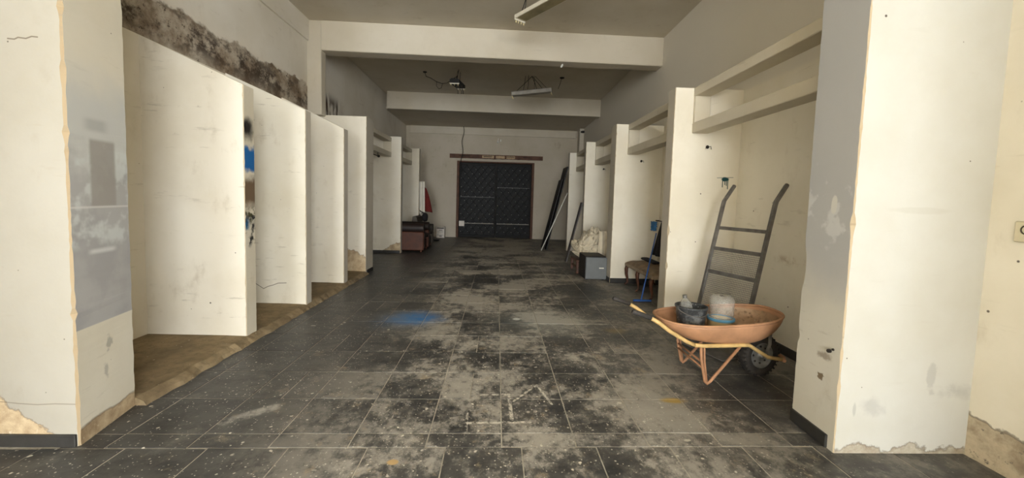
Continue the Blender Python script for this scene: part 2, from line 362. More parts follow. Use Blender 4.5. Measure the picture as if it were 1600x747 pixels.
def obj(name, mb, mats, parent=None, label=None, cat=None, group=None, kind=None, origin=None, world=True, thick=None):
    if parent is not None: off = tuple(parent['_o']) if (world and '_o' in parent) else (0, 0, 0)
    elif origin is not None: off = origin
    else:
        xs, ys, zs = zip(*mb.v); off = ((min(xs)+max(xs))/2, (min(ys)+max(ys))/2, min(zs))
    me = mb.mesh(name, off); recalc(me)
    if not isinstance(mats, (list, tuple)): mats = [mats]
    for q in mats: me.materials.append(M[q] if isinstance(q, str) else q)
    o = bpy.data.objects.new(name, me); COL.objects.link(o)
    if parent is not None: o.parent = parent; o['_o'] = off
    else: o.location = off; o['_o'] = off
    if thick: md = o.modifiers.new('thickness', 'SOLIDIFY'); md.thickness = thick; md.offset = 0
    tag(o, label, cat, group, kind); return o

def tag(o, label=None, cat=None, group=None, kind=None):
    for k, v in (('label', label), ('category', cat), ('group', group), ('kind', kind)):
        if v: o[k] = v
    return o

def thing(name, label, cat, loc, rz=0., group=None, kind=None, world=True):
    o = bpy.data.objects.new(name, None); COL.objects.link(o); o.location = loc; o.rotation_euler = (0, 0, rz); o.empty_display_size = .1
    o['_o'] = tuple(loc) if world else (0., 0., 0.); return tag(o, label, cat, group, kind)

def fbm(x, y, z, o=4): return mnoise.fractal(Vector((x, y, z)), .8, 2., o)

# ------------------------------------------------------------------ the room shell
XL = -3.42
def XR(y): return 2.92+.0092*y
YB, ZC = 15.2, 4.54
ROOM0 = OPEN[4]
def skew(y, x): return y+.0138*x

mb = MB(); mb.box(XL-.3, 3.4, ROOM0-.25, YB+.3, -.12, -.0030)
floor = obj('floor', mb, 'grout', kind='structure', label='dark slate tiled floor with pale dusty joints', origin=(0, 0, 0))

# tiles: each near tile is a part of its own, the far ones one joined part
T = .457; G = .0075
def tile_mb(w, d):
    q = MB(); c = .0018; h = .012
    q.loft([[(-w/2, -d/2, -.006), (w/2, -d/2, -.006), (w/2, d/2, -.006), (-w/2, d/2, -.006)],
            [(-w/2, -d/2, -c), (w/2, -d/2, -c), (w/2, d/2, -c), (-w/2, d/2, -c)],
            [(-w/2+c, -d/2+c, 0), (w/2-c, -d/2+c, 0), (w/2-c, d/2-c, 0), (-w/2+c, d/2-c, 0)]], 0, False)
    return q
tile_cache = {}
def tile_mesh(w, d):
    k = (round(w, 3), round(d, 3))
    if k not in tile_cache:
        me = tile_mb(w, d).mesh('tile'); recalc(me); me.materials.append(M['tile']); tile_cache[k] = me
    return tile_cache[k]
def free(x0, x1, y0, y1):
    """clip the cell to the open floor: the raised slab fills the near left bays"""
    lim = XL
    ym = (y0+y1)/2
    if 2.33 < ym < 8.03: lim = -2.42 if ym > 2.95 else -2.475
    x0 = max(x0, lim); x1 = min(x1, XR(ym)); return x0, x1
rows = [(1.43, 1.886), (1.886, 2.341), (2.341, 2.485)]
yy = 2.485
for d in (.442, .452, .463, .467, .464): rows.append((yy, yy+d)); yy += d
while yy < YB-.05: rows.append((yy, min(yy+T, YB))); yy += T
xs = [.066+.4585*k for k in range(-8, 8)]
near, farb = [], MB()
for ri, (y0, y1) in enumerate(rows):
    shift = {0: .19, 1: .12, 2: 0.}.get(ri, 0.)
    for k in range(len(xs)-1):
        x0, x1 = free(xs[k]+shift, xs[k+1]+shift, y0, y1)
        if x1-x0 < .04: continue
        cells = [(x0, x1, y0, y1)]
        if ri in (4, 6, 9) and k % 3 == 1 and x1-x0 > .4:      # a few cut half tiles
            xm = (x0+x1)/2; cells = [(x0, xm, y0, y1), (xm, x1, y0, y1)]
        for a, b, c_, d_ in cells:
            cx, cy = (a+b)/2, (c_+d_)/2; cy2 = skew(cy, cx)
            if cy2 < 9.3 and abs(cx) < cy*1.35+.4: near.append((cx, cy2, b-a-G, d_-c_-G))
            else:
                t = tile_mb(b-a-G, d_-c_-G); o0 = len(farb.v)
                farb.v += [(x+cx, y+cy2, z) for x, y, z in t.v]; farb.f += [tuple(i+o0 for i in f) for f in t.f]; farb.mi += t.mi; farb.sm += t.sm
near.sort(key=lambda t: t[1])
for cx, cy, w_, d_ in near[:300]:
    o = bpy.data.objects.new('tile', tile_mesh(w_, d_)); COL.objects.link(o); o.parent = floor
    o.location = (cx, cy, random.uniform(-.0008, .0008)); o.rotation_euler = (random.gauss(0, .0010), random.gauss(0, .0010), random.gauss(0, .0012))
for cx, cy, w_, d_ in near[300:]:
    t = tile_mb(w_, d_); o0 = len(farb.v)
    farb.v += [(x+cx, y+cy, z) for x, y, z in t.v]; farb.f += [tuple(i+o0 for i in f) for f in t.f]; farb.mi += t.mi; farb.sm += t.sm
obj('far_tiles', farb, 'tile', floor, kind='stuff')

mb = MB(); mb.box(XL-.3, 3.4, ROOM0-.2, YB+.3, ZC, ZC+.15)
obj('ceiling', mb, 'ceiling', kind='structure', label='flat grey painted concrete ceiling')
mb = MB(); mb.box(XL-.2, 3.3, 12.5, YB+.2, 4.09, ZC)
obj('ceiling_slab', mb, 'ceiling', kind='structure', label='lower dark ceiling over the far end of the hall')
# left wall: greyish damp paint above the bays
mb = MB(); mb.box(XL-.2, XL, ROOM0-.2, YB+.2, 2.945, ZC, 0); mb.box(XL-.2, XL, ROOM0-.2, YB+.2, -.1, 2.945, 1)
wl = obj('wall_left', mb, ['mold', 'bay_wall'], kind='structure', label='left side wall, grey above with a damp peeling band')
mb = MB(); mb.box(XL, XL+.03, ROOM0, 7.5, 4.18, ZC)
obj('trim_1', mb, 'mold', kind='structure', label='shallow band along the top of the left wall')
mb = MB()
def wseg(ya, yb_, za, zb):
    mb.loft([[(XR(y), y, za), (XR(y)+.25, y, za), (XR(y)+.25, y, zb), (XR(y), y, zb)] for y in (ya, (ya+yb_)/2, yb_)], 0, False)
wseg(SIDE[1], YB+.2, -.1, ZC); wseg(ROOM0-.2, SIDE[0], -.1, ZC); wseg(SIDE[0], SIDE[1], SIDE[3], ZC)
wr = obj('wall_right', mb, 'right_wall', kind='structure', label='right side wall behind the bays, grey paint higher up')
# back wall with the door opening
DX0, DX1, DZ = -1.53, 1.36, 2.86
mb = MB(); mb.box(XL-.1, DX0, YB, YB+.25, -.1, 4.2); mb.box(DX1, 3.3, YB, YB+.25, -.1, 4.2); mb.box(DX0, DX1, YB, YB+.25, DZ, 4.2)
obj('wall_back', mb, 'back', kind='structure', label='stained plaster wall at the far end around the dark door')
mb = MB(); mb.bbox(-3.26, 2.86, YB-.05, YB, 3.82, 4.09, .006)
obj('trim_2', mb, 'beam', kind='structure', label='pale band across the top of the far wall')
# front wall with the shop opening that lets the daylight in
x0, x1, z0, z1, yf = OPEN
mb = MB(); mb.box(XL-.2, x0, yf-.2, yf, -.1, ZC); mb.box(x1, 3.3, yf-.2, yf, -.1, ZC); mb.box(x0, x1, yf-.2, yf, z1, ZC)
obj('wall_front', mb, 'cream', kind='structure', label='front wall with the wide shop opening')
mb = MB(); mb.box(DX0-.3, DX1+.3, YB+.9, YB+1.0, -.1, 4.2); mb.box(DX0-.4, DX0-.3, YB+.2, YB+1., -.1, 4.2); mb.box(DX1+.3, DX1+.4, YB+.2, YB+1., -.1, 4.2)  # box added behind the door to stop light leaking in
mb.box(DX0-.4, DX1+.4, YB+.2, YB+1., 4.2, 4.3); mb.box(DX0-.4, DX1+.4, YB+.2, YB+1., -.2, -.1)
obj('light_stop_beyond_door', mb, 'back', kind='structure', label='added box beyond the far door that keeps outside light out')

# ------------------------------------------------------------------ partitions (piers) with worn edges
def pier(name, xin, xn, xf, y0, y1, ztop, mats, label, z0=0., slope=0., big=(), cmax=.009, near_c=True):
    """xin: wall side, xn/xf: aisle end x at the near / far face; mats = near/far face, end face, raw edge"""
    s = 1 if xn > xin else -1
    mb = MB(); N = max(8, int((ztop-z0)/.035)); seed = random.uniform(0, 90)
    rings = []
    for i in range(N+1):
        t = i/N; zz = z0+(ztop-z0)*t
        c1 = max(.003, cmax*(.65+.4*fbm(seed, 0, zz*17))) ; c2 = max(.003, cmax*(.5+.35*fbm(seed, 7, zz*17)))
        if random.random() < .05: c1 *= 1.7
        for bz, bh, amt, which in big:
            q = max(0., 1-((zz-bz)/bh)**2)
            if which == 0: c1 = max(c1, amt*q**.5)
            else: c2 = max(c2, amt*q**.5)
        plan = [(xin, y0), (xn-s*c1, y0), (xn, y0+c1), (xf, y1-c2), (xf-s*c2, y1), (xin, y1)]
        ring = []
        for px, py in plan:
            zt = ztop+(abs(px-xn))*slope
            ring.append((px, py, z0+(zt-z0)*t))
        rings.append(ring)
    b = len(mb.v); n = 6
    for r in rings: mb.v += r
    mm = (0, 2, 1, 2, 0, 0)
    for i in range(N):
        for j in range(n):
            k = (j+1) % n; mb.face((b+i*n+j, b+i*n+k, b+(i+1)*n+k, b+(i+1)*n+j), mm[j])
    mb.face([b+j for j in range(n)], 0); mb.face([b+N*n+j for j in range(n)], 0)
    return obj(name, mb, mats, kind='structure', label=label, cat='wall')

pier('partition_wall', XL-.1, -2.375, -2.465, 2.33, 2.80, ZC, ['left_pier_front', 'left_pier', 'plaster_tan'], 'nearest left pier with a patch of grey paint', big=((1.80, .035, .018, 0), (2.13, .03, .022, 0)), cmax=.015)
pier('partition_wall', XL-.1, -2.465, -2.465, 4.04, 4.21, 2.52, ['cream', 'graffiti_end', 'plaster'], 'thin cream partition with black and blue spray paint on its end', z0=.02, slope=.445)
pier('partition_wall', XL-.1, -2.445, -2.445, 5.26, 5.41, 2.54, ['cream2', 'end', 'plaster'], 'thin sloped-top cream partition second behind the nearest left pier', z0=.02, slope=.43)
pier('partition_wall', XL-.1, -2.455, -2.455, 6.57, 6.74, 2.53, ['cream', 'end', 'plaster'], 'thin sloped-top cream partition right before the left ceiling column', z0=.02, slope=.47)
pier('partition_wall', XL-.1, -2.44, -2.44, 7.62, 8.05, 2.93, ['cream_bare', 'end', 'plaster'], 'tall left pier with bare plaster at its foot below the ceiling column')
pier('partition_wall', XL-.1, -2.49, -2.49, 10.55, 10.72, 3.0, ['cream_bare_low', 'end', 'plaster'], 'left pier beside the brown leather armchair')
pier('partition_wall', XL-.1, -2.50, -2.50, 13.0, 13.17, 3.0, ['cream', 'end', 'plaster'], 'farthest left pier with white and red cloth hanging on it')
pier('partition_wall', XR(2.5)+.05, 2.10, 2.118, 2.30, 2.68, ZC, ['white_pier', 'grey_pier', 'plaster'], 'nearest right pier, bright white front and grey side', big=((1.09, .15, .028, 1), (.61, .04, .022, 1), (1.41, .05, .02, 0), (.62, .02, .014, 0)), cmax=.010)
pier('partition_wall', XR(5)+.05, 2.12, 2.12, 4.90, 5.10, 2.90, ['cream_teal', 'end', 'plaster'], 'right pier behind the wheelbarrow with a teal paint drip', big=((1.16, .06, .022, 0), (.72, .05, .022, 0)))
pier('partition_wall', XR(7.5)+.05, 2.12, 2.12, 7.31, 7.62, 2.90, ['cream_right', 'end', 'plaster'], 'right pier between the grey cabinet and the bench')
pier('partition_wall', XR(9.7)+.05, 2.08, 2.08, 9.62, 9.78, 2.90, ['cream_right', 'end', 'plaster'], 'right pier behind the pale bundled sack')
pier('partition_wall', XR(12)+.05, 2.10, 2.10, 11.92, 12.08, 2.90, ['cream_right', 'end', 'plaster'], 'farthest right pier with dark boards leaning on it')

pier('partition_wall', XL-.1, -2.44, -2.44, -.36, .04, ZC, ['cream', 'end', 'plaster'], 'added unseen left pier beside the camera, shades the nearest left pier')  # out of view, added to shade the front of the nearest left pier
pier('partition_wall', XR(0)+.05, 2.10, 2.10, -.36, .04, ZC, ['cream', 'end', 'plaster'], 'added unseen right pier beside the camera, shades the nearest right pier')  # its counterpart, added to shade the nearest right pier
# raised rough concrete in the near left bays
mb = MB(); N = 90; ya, yb = 2.79, 7.63
ring = []
top = []; bot = []
for i in range(N+1):
    y = ya+(yb-ya)*i/N; e = -2.405+.022*fbm(3, y*4, 1)+.012*fbm(9, y*14, 1)
    ring.append([(XL, y, .0), (e+.02, y, .0), (e, y, .028+.012*fbm(1, y*9, 2)), (e-.05, y, .055+.008*fbm(5, y*9, 2)), (-2.7, y, .06), (XL, y, .062)])
mb.loft(ring, 0, False)
obj('alcove_floor', mb, 'slab', kind='structure', label='raised rough brown concrete floor of the near left bays')

# ceiling beams and columns
def beam(y0, y1, xa, xb, z0, label):
    mb = MB(); pts = []
    for x in (xa, xb):
        ya, yb_ = skew(y0, x), skew(y1, x); c = .012
        pts.append([(x, ya, z0+c), (x, ya+c, z0), (x, yb_-c, z0), (x, yb_, z0+c), (x, yb_, ZC), (x, ya, ZC)])
    mb.loft(pts, 0, False); return obj('ceiling_beam', mb, 'beam', kind='structure', label=label, cat='beam')
beam(7.5, 7.80, -3.2, 3.02, 4.03, 'nearest white ceiling beam across the hall')
beam(12.2, 12.5, -3.3, 3.06, 4.04, 'farther white ceiling beam behind the two hanging lights')
mb = MB(); mb.bbox(XL-.05, -3.18, 7.44, 7.64, 2.90, ZC, .012)
obj('wall_column', mb, 'beam', kind='structure', label='white column on the left wall under the nearest beam', cat='column')
mb = MB(); mb.bbox(2.98, 3.2, 14.95, YB, 0, 4.09, .01)
mb2 = MB(); mb2.bbox(2.90, 3.2, 14.6, 14.9, 0, 4.09, .01)
obj('wall_column', mb2, 'beam', kind='structure', label='pale column in the far right corner', cat='column')

# skirting: one slate piece after another
def skirting(name, runs, label):
    r = thing(name, label, None, (runs[0][0], runs[0][1], 0), kind='structure')
    for x0, y0, x1, y1, h, nx, ny in runs:
        L = math.hypot(x1-x0, y1-y0); k = max(1, round(L/.457)); ang = math.atan2(y1-y0, x1-x0)
        for i in range(k):
            a = L*i/k+.002; b = L*(i+1)/k-.002; q = MB()
            mt = Matrix.Translation((x0, y0, 0)) @ Matrix.Rotation(ang, 4, 'Z')
            sgn = 1 if (-math.sin(ang)*nx+math.cos(ang)*ny) > 0 else -1
            ya_, yb_ = sorted((-.004*sgn, .014*sgn)); q.bbox(a, b, ya_, yb_, 0, h, .003, mat=mt)
            obj('skirting_tile', q, 'skirt', r)
skirting('baseboard_left', [(XL, 2.33, -2.385, 2.33, .072, 0, -1), (-2.44, 7.66, -2.44, 8.03, .075, 1, 0), (XL, 10.55, -2.5, 10.55, .07, 0, -1)], 'dark slate skirting on the left piers')
skirting('baseboard_right', [(2.102, 2.35, 2.118, 2.68, .085, -1, 0), (2.12, 7.31, 2.9, 7.31, .09, 0, -1), (2.12, 7.33, 2.12, 7.60, .09, -1, 0), (XR(3)-.004, 2.7, XR(4.8)-.004, 4.88, .09, -1, 0), (XR(5.4)-.004, 5.12, XR(7)-.004, 7.3, .09, -1, 0)], 'dark slate skirting on the right piers and bay walls')

# concrete rail frames between the piers
def rails(side, y0, y1, label, xa, d=.20, zt=2.90, zl=2.36):
    x0, x1 = (xa, xa+d) if side > 0 else (xa-d, xa)
    r = thing('rail_frame', label, 'shelf frame', ((x0+x1)/2, (y0+y1)/2, zl), kind='structure')
    q = MB(); q.bbox(x0, x1, y0, y1, zt-.10, zt, .006); obj('upper_rail', q, 'rail', r)
    q = MB(); q.bbox(x0, x1, y0, y1, zl, zl+.12, .006); obj('lower_rail', q, 'rail', r)
    for ya, yb_ in ((y0, y0+.04), (y1-.04, y1)):
        q = MB(); q.bbox(x0+.005, x1-.005, ya, yb_, zl+.121, zt-.101, .004); obj('end_post', q, 'rail', r)
rails(1, 2.685, 4.895, 'open concrete rail frame above the wheelbarrow bay', 2.345)
rails(1, 5.105, 7.305, 'open concrete rail frame above the bench bay', 2.335)
rails(1, 7.625, 9.615, 'open concrete rail frame above the grey cabinet bay', 2.30)
rails(1, 9.785, 11.915, 'farthest open concrete rail frame on the right side', 2.30)
rails(-1, 8.055, 10.545, 'left concrete rail frame before the brown armchair', -2.74, zt=2.97, zl=2.48)
rails(-1, 10.725, 12.995, 'left concrete rail frame above the brown armchair', -2.73, zt=2.97, zl=2.48)

# ------------------------------------------------------------------ materials for things
M['rust_paint'] = simple('faded_orange_paint', (184, 138, 104), .55, var=.14, scale=7)
M['cream_tube'] = simple('yellowed_tube_paint', (206, 174, 116), .5, var=.15, scale=14)
M['leg_tube'] = simple('dull_orange_tube', (168, 124, 92), .55, var=.15, scale=14)
M['rubber'] = simple('grey_rubber_grip', (62, 58, 55), .7, var=.2)
M['tyre'] = simple('worn_black_tyre', (48, 43, 38), .85, var=.25, scale=20)
M['rim'] = simple('dull_steel_rim', (128, 126, 122), .45, metal=.35, var=.2, scale=20)
M['cement'] = concrete('dried_cement', (196, 170, 142), (160, 128, 100))
def bucket_mat():
    n = NT('splashed_black_plastic', .5); c = lin(58, 60, 62)
    c = n.mix(n.mul(n.rng(n.noise(9, 8, .7), .48, .68), .75), c, lin(150, 152, 152)); c = n.mix(n.specks(60, .25, .3), c, lin(190, 190, 186)); return n.col(c)
M['bucket'] = bucket_mat()
def clear(name, rgb, alpha_rough=.12):
    n = NT(name, alpha_rough, .5); n.b.inputs['Transmission Weight'].default_value = .90; n.b.inputs['IOR'].default_value = 1.2
    return n.col(n.mix(n.rng(n.noise(14, 5), .45, .7), lin(*rgb), lin(rgb[0]-14, rgb[1]-15, rgb[2]-18)))
M['clear'] = clear('clear_plastic', (250, 249, 246), .03); M['clear_grey'] = clear('greyish_clear_plastic', (238, 239, 238), .06)
M['tub'] = simple('cream_plastic', (214, 192, 146), .5, var=.1); M['blue_band'] = simple('blue_plastic', (92, 150, 186), .45, var=.12)
M['steel'] = simple('dark_worn_steel', (122, 118, 114), .42, metal=.3, var=.25, scale=12)
M['mesh_steel'] = simple('grey_mesh_steel', (164, 162, 158), .45, metal=.5, var=.15)
M['wood_dark'] = simple('dark_red_wood', (92, 56, 40), .45, var=.25, scale=14)
M['bench_fabric'] = simple('worn_taupe_upholstery', (136, 116, 94), .85, var=.2, scale=10)
M['bench_frame'] = simple('pale_worn_bench_wood', (150, 132, 110), .6, var=.2)
M['black_cloth'] = simple('black_cloth', (30, 27, 30), .9, var=.2)
M['blue_metal'] = simple('blue_painted_tube', (46, 92, 168), .4, var=.1); M['blue_bag'] = simple('blue_plastic_bag', (52, 116, 176), .4, var=.25, scale=16)
M['cab_grey'] = simple('grey_cabinet_paint', (112, 116, 118), .5, var=.08, scale=4); M['cab_dark'] = simple('dark_cabinet_shell', (44, 40, 38), .6, var=.15)
M['white_plastic'] = simple('white_plastic', (222, 220, 212), .4, var=.05)
M['sack'] = simple('cream_canvas', (214, 202, 178), .9, var=.12, scale=6)
M['board_dark'] = simple('black_board', (26, 24, 24), .6, var=.2, scale=4); M['board_grey'] = simple('dark_grey_board', (88, 84, 84), .6, var=.12, scale=4)
M['leather'] = simple('brown_leather', (82, 43, 24), .6, var=.18, scale=5); M['leather_dark'] = simple('dark_brown_leather', (36, 23, 18), .55, var=.18, scale=5)
M['leather_grey'] = simple('grey_brown_upholstery', (74, 66, 56), .6, var=.2, scale=6)
M['white_cloth'] = simple('white_cloth', (222, 216, 202), .9, var=.06); M['red_cloth'] = simple('dark_red_cloth', (108, 34, 28), .9, var=.18)
M['carton'] = simple('white_carton', (222, 214, 204), .8, var=.05); M['ink'] = simple('dark_print', (52, 42, 40), .8, var=.1)
M['enamel'] = simple('aged_white_enamel', (214, 206, 188), .5, var=.08); M['enamel_under'] = simple('yellowed_reflector', (150, 138, 104), .5, var=.2, scale=5)
M['enamel_grey'] = simple('dusty_grey_enamel', (150, 144, 134), .6, var=.15); M['wire'] = simple('black_wire', (30, 27, 24), .7, var=.1)
M['brass'] = simple('pale_lamp_pins', (224, 208, 160), .4, var=.08)
M['old_timber'] = simple('old_brown_timber', (98, 66, 48), .7, var=.25, scale=6); M['timber_bare'] = simple('broken_pale_timber', (190, 164, 132), .8, var=.15, scale=12)
M['door_glass'] = simple('black_glass', (16, 16, 16), .5, var=.2, scale=2, spec=.15); M['door_iron'] = simple('black_iron', (26, 25, 24), .6, var=.2, spec=.2)
M['door_stud'] = simple('pale_metal_stud', (176, 176, 170), .35, metal=.3, var=.1); M['socket'] = simple('beige_socket_plastic', (206, 196, 168), .45, var=.05); M['socket_dark'] = simple('dark_socket_hole', (70, 60, 46), .6)
M['hole'] = simple('dark_hole', (40, 34, 28), .9)

# ------------------------------------------------------------------ door at the far end
dr = thing('door_1', 'dark double door with riveted lattice at the far end', 'door', (-.08, YB+.05, 0), kind='structure')
q = MB(); q.bbox(DX0, DX0+.09, YB-.02, YB+.12, 0, DZ, .008); q.bbox(DX1-.09, DX1, YB-.02, YB+.12, 0, DZ, .008); q.bbox(DX0+.09, DX1-.09, YB-.02, YB+.12, DZ-.05, DZ, .008)
obj('door_frame', q, 'old_timber', dr)
xm = -.06
for a, b, nm in ((DX0+.095, xm-.005, 0), (xm+.005, DX1-.095, 1)):
    q = MB(); yl = YB+.06
    q.bbox(a, a+.05, yl, yl+.05, .01, DZ-.06, .005); q.bbox(b-.05, b, yl, yl+.05, .01, DZ-.06, .005)
    q.bbox(a+.05, b-.05, yl, yl+.05, .01, .10, .005); q.bbox(a+.05, b-.05, yl, yl+.05, DZ-.14, DZ-.06, .005)
    leaf = obj('door_leaf', q, 'door_iron', dr)
    q = MB(); q.box(a+.05, b-.05, yl+.03, yl+.042, .1, DZ-.14); obj('glass_pane', q, 'door_glass', leaf)
    q = MB(); st = MB(); sp = .27
    for i in range(-12, 20):
        for sgn in (1, -1):
            # diagonal bars clipped to the leaf
            pts = []
            for k in range(0, 61):
                x = a+.05+(b-a-.1)*k/60; z = sgn*(x-a)*1.25+i*sp*1.25
                if .1 <= z <= DZ-.14: pts.append((x, yl+.018, z))
            if len(pts) > 1: q.tube([pts[0], pts[-1]], .005, 4)
    obj('lattice', q, 'door_iron', leaf, kind='stuff')
    zrow = 0; z = .22
    while z < DZ-.18:
        x = a+.05+(sp/2 if zrow % 2 else 0)+.02
        while x < b-.06:
            st.lathe([(.001, -.012), (.012, -.009), (.014, 0)], 6, mat=Matrix.Translation((x, yl+.012, z)) @ Matrix.Rotation(math.radians(-90), 4, 'X') @ Matrix.Scale(-1, 4, (0, 0, 1)))
            x += sp
        z += sp*.62; zrow += 1
    obj('studs', st, 'door_stud', leaf, kind='stuff')
    if nm:
        for k in range(9):
            q = MB(); z = .75+k*.10; q.box(a+.05, b-.05, yl+.004, yl+.012, z, z+.012); obj('crossbar', q, 'door_iron', leaf)
    q = MB(); q.bbox(a+.05, b-.05, yl-.006, yl+.003, .52, .55, .002); obj('pale_strip', q, 'enamel_grey', leaf)
    q = MB(); q.bbox(a+.05, b-.05, yl-.004, yl+.006, 1.52 if nm == 0 else 1.9, (1.52 if nm == 0 else 1.9)+.012, .002); obj('crossbar', q, 'rim', leaf)
q = MB(); q.bbox(DX0+.11, DX0+.31, YB+.03, YB+.05, .42, .62, .003); obj('notice', q, 'carton', dr)
# timber lintel with a broken face
r = thing('door_lintel', 'old brown timber lintel with broken pale middle above the far door', 'lintel', (-.07, YB-.04, 2.96))
q = MB(); rings = []
for i in range(61):
    t = i/60; x = -1.80+3.46*t; e = .018*fbm(t*12, 2, 1) if .15 < t < .85 else 0
    z0 = 2.955+e; z1 = 3.105+.25*e
    rings.append([(x, YB-.07, z0), (x, YB-.07, z1), (x, YB+.01, z1), (x, YB+.01, z0)])
q.loft(rings, 0, False); obj('timber', q, 'old_timber', r)
for xa, xb in ((-.6, -.16), (-.10, .24), (.30, .62)):
    q = MB(); q.grid(lambda u, v: (xa+(xb-xa)*u, YB-.078-.008*math.sin(math.pi*u)*math.sin(math.pi*v), 2.975+.10*v+.012*fbm(u*9+xa, v*3, 2)), 14, 4); obj('broken_face', q, 'timber_bare', r, thick=.006)
for xa, xb in ((-.55, -.22), (.30, .60), (-1.45, -1.05), (.92, 1.2)):
    q = MB(); q.bbox(xa, xb, YB-.092, YB-.072, 3.025, 3.045, .004); obj('slot', q, 'hole', r)
q = MB(); q.tube([(-.02, YB-.02, 3.72), (-.02, YB-.06, 3.70), (-.03, YB-.08, 3.63)], .012, 8); q.lathe([(.001, 0), (.03, .0), (.035, .05), (.02, .09), (.001, .1)], 12, mat=Matrix.Translation((-.03, YB-.08, 3.54)))
q.lathe([(.001, 0), (.022, .0), (.022, .08), (.001, .08)], 10, mat=Matrix.Translation((.07, YB-.06, 3.60)))
obj('lamp_holder', q, 'white_plastic', label='small pale lamp holder on the far wall above the lintel', cat='lamp holder')
q = MB(); q.tube([(-1.30+.03*math.sin(k*.9)-.004*k, 15.02, 4.09-k*.105) for k in range(17)], .011, 6)
obj('hanging_wire', q, 'wire', label='black wire hanging from the ceiling before the far door', cat='wire')
q = MB(); q.bbox(2.96, 3.07, 14.5, 14.6, 3.93, 4.0, .01); q.tube([(3.02, 14.55, 3.97), (2.93, 14.47, 3.95)], .03, 10)
obj('wall_spotlight', q, 'wire', label='small black spotlight on the far right corner column', cat='spotlight')

# ------------------------------------------------------------------ wheelbarrow
wb = thing('wheelbarrow', 'faded orange wheelbarrow with yellowed tubular handles', 'wheelbarrow', (1.95, 3.42, 0))
YN, YF = 3.20, 3.64
def tray_ring(t, inner=0.):
    """t=0 at the rim, 1 at the floor of the tray"""
    a = .525-.235*t**1.6-inner; b = .305-.11*t**1.6-inner; cx = 1.952+.02*t; n = 48; ex = 2.7-.3*t
    out = []
    for k in range(n):
        th = 2*math.pi*k/n; c, s = math.cos(th), math.sin(th)
        x = math.copysign(abs(c)**(2/ex), c)*a; y = math.copysign(abs(s)**(2/ex), s)*b
        zr = .528+.035*(x/.5) + .016*(abs(x)/.5)**3
        out.append((cx+x, 3.42+y, zr+(.345-zr)*(1-(1-t)**1.35)))
    return out
q = MB(); rs = [tray_ring(t/9) for t in range(10)]; q.loft(rs, 0, True, cap=False)
b0 = len(q.v)-48; q.face([b0+k for k in range(48)], 0)
tray = obj('tray', q, 'rust_paint', wb, thick=.006)
q = MB(); rr = [Vector(p) for p in tray_ring(0)]; rr.append(rr[0]); rr.append(rr[1])
q.tube([p+Vector((0, 0, .002)) for p in rr], .011, 8); obj('rolled_rim', q, 'rust_paint', tray)
for y, nm in ((YN, 0), (YF, 1)):
    ym = 3.36 if nm == 0 else 3.48; dx = 0 if nm == 0 else -.03
    path = [(1.27+dx, y, .565), (1.35+dx, y, .522), (1.44+dx, y, .455), (1.60+dx, y, .362), (1.66+dx, y, .338), (1.74, y, .332), (1.95, y, .338), (2.06, y, .343), (2.13, y+(ym-y)*.1, .338), (2.24, y+(ym-y)*.45, .275), (2.36, y+(ym-y)*.62, .205), (2.50, y+(ym-y)*.72, .178)]
    fr = MB(); fr.tube(path[:5], .0165, 10); h = obj('handle', fr, 'cream_tube', wb)
    g = MB(); g.tube([(1.125+dx, y, .612), (1.135+dx, y, .608), (1.15+dx, y, .604), (1.285+dx, y, .560)], [.015, .021, .0205, .0205], 10); obj('grip', g, 'rubber', h)
    fr = MB(); fr.tube(path[4:], .0165, 10); obj('frame_tube', fr, 'cream_tube' if nm == 0 else 'leg_tube', wb)
    lg = MB(); lg.tube([(1.715, y, .33), (1.725, y, .22), (1.765, y, .03), (1.785, y, .012), (1.81, y, .03), (2.045, y, .33)], .0125, 8)
    lg.tube([(1.745, y+.004, .33), (1.755, y+.004, .2), (1.785, y+.004, .02)], .009, 8); obj('leg', lg, 'leg_tube', wb)
for z, dx in ((.17, 0), (.215, -.004)):
    q = MB(); q.tube([(1.735+dx, YN, z-.02), (1.735+dx, YF, z-.02)], .009, 8); obj('cross_brace', q, 'leg_tube', wb)
q = MB(); q.tube([(2.50, 3.29, .178), (2.545, 3.36, .178), (2.555, 3.42, .178), (2.545, 3.48, .178), (2.50, 3.55, .178)], .0155, 8); obj('nose_bar', q, 'leg_tube', wb)
for y in (3.345, 3.495):
    q = MB(); q.tube([(2.36, y, .185), (2.40, y, .30), (2.40, y, .40)], .010, 8, rect=(.004, .014)); obj('wheel_bracket', q, 'steel', wb)
q = MB(); RW = Matrix.Translation((2.36, 3.42, .185)) @ Matrix.Rotation(math.radians(90), 4, 'X') @ Matrix.Rotation(.2, 4, 'Y')
q.lathe([(.108, -.034), (.125, -.046), (.160, -.047), (.180, -.032), (.185, -.012), (.185, .012), (.180, .032), (.160, .047), (.125, .046), (.108, .034)], 40, mat=RW)
wh = obj('wheel', q, 'tyre', wb)
q = MB()
for k in range(32):
    a = 2*math.pi*k/32
    for s in (-1, 1):
        mt = RW @ Matrix.Rotation(a+(.05 if s > 0 else 0), 4, 'Z'); q.box(.170, .1865, -.007, .007, .012 if s > 0 else -.042, .042 if s > 0 else -.012, mat=mt)
obj('tread', q, 'tyre', wh)
q = MB(); q.lathe([(.001, .058), (.022, .058), (.024, .030), (.05, .024), (.075, .012), (.098, .016), (.106, .038), (.113, .040), (.113, -.040), (.106, -.038), (.098, -.016), (.075, -.012), (.05, -.024), (.024, -.030), (.022, -.058), (.001, -.058)], 32, mat=RW)
rim = obj('rim', q, 'rim', wh)
q = MB()
for k in range(8):
    a = 2*math.pi*k/8; q.lathe([(.001, 0), (.009, 0), (.009, .012), (.001, .012)], 8, mat=RW @ Matrix.Translation((.074*math.cos(a), .074*math.sin(a), .008)))
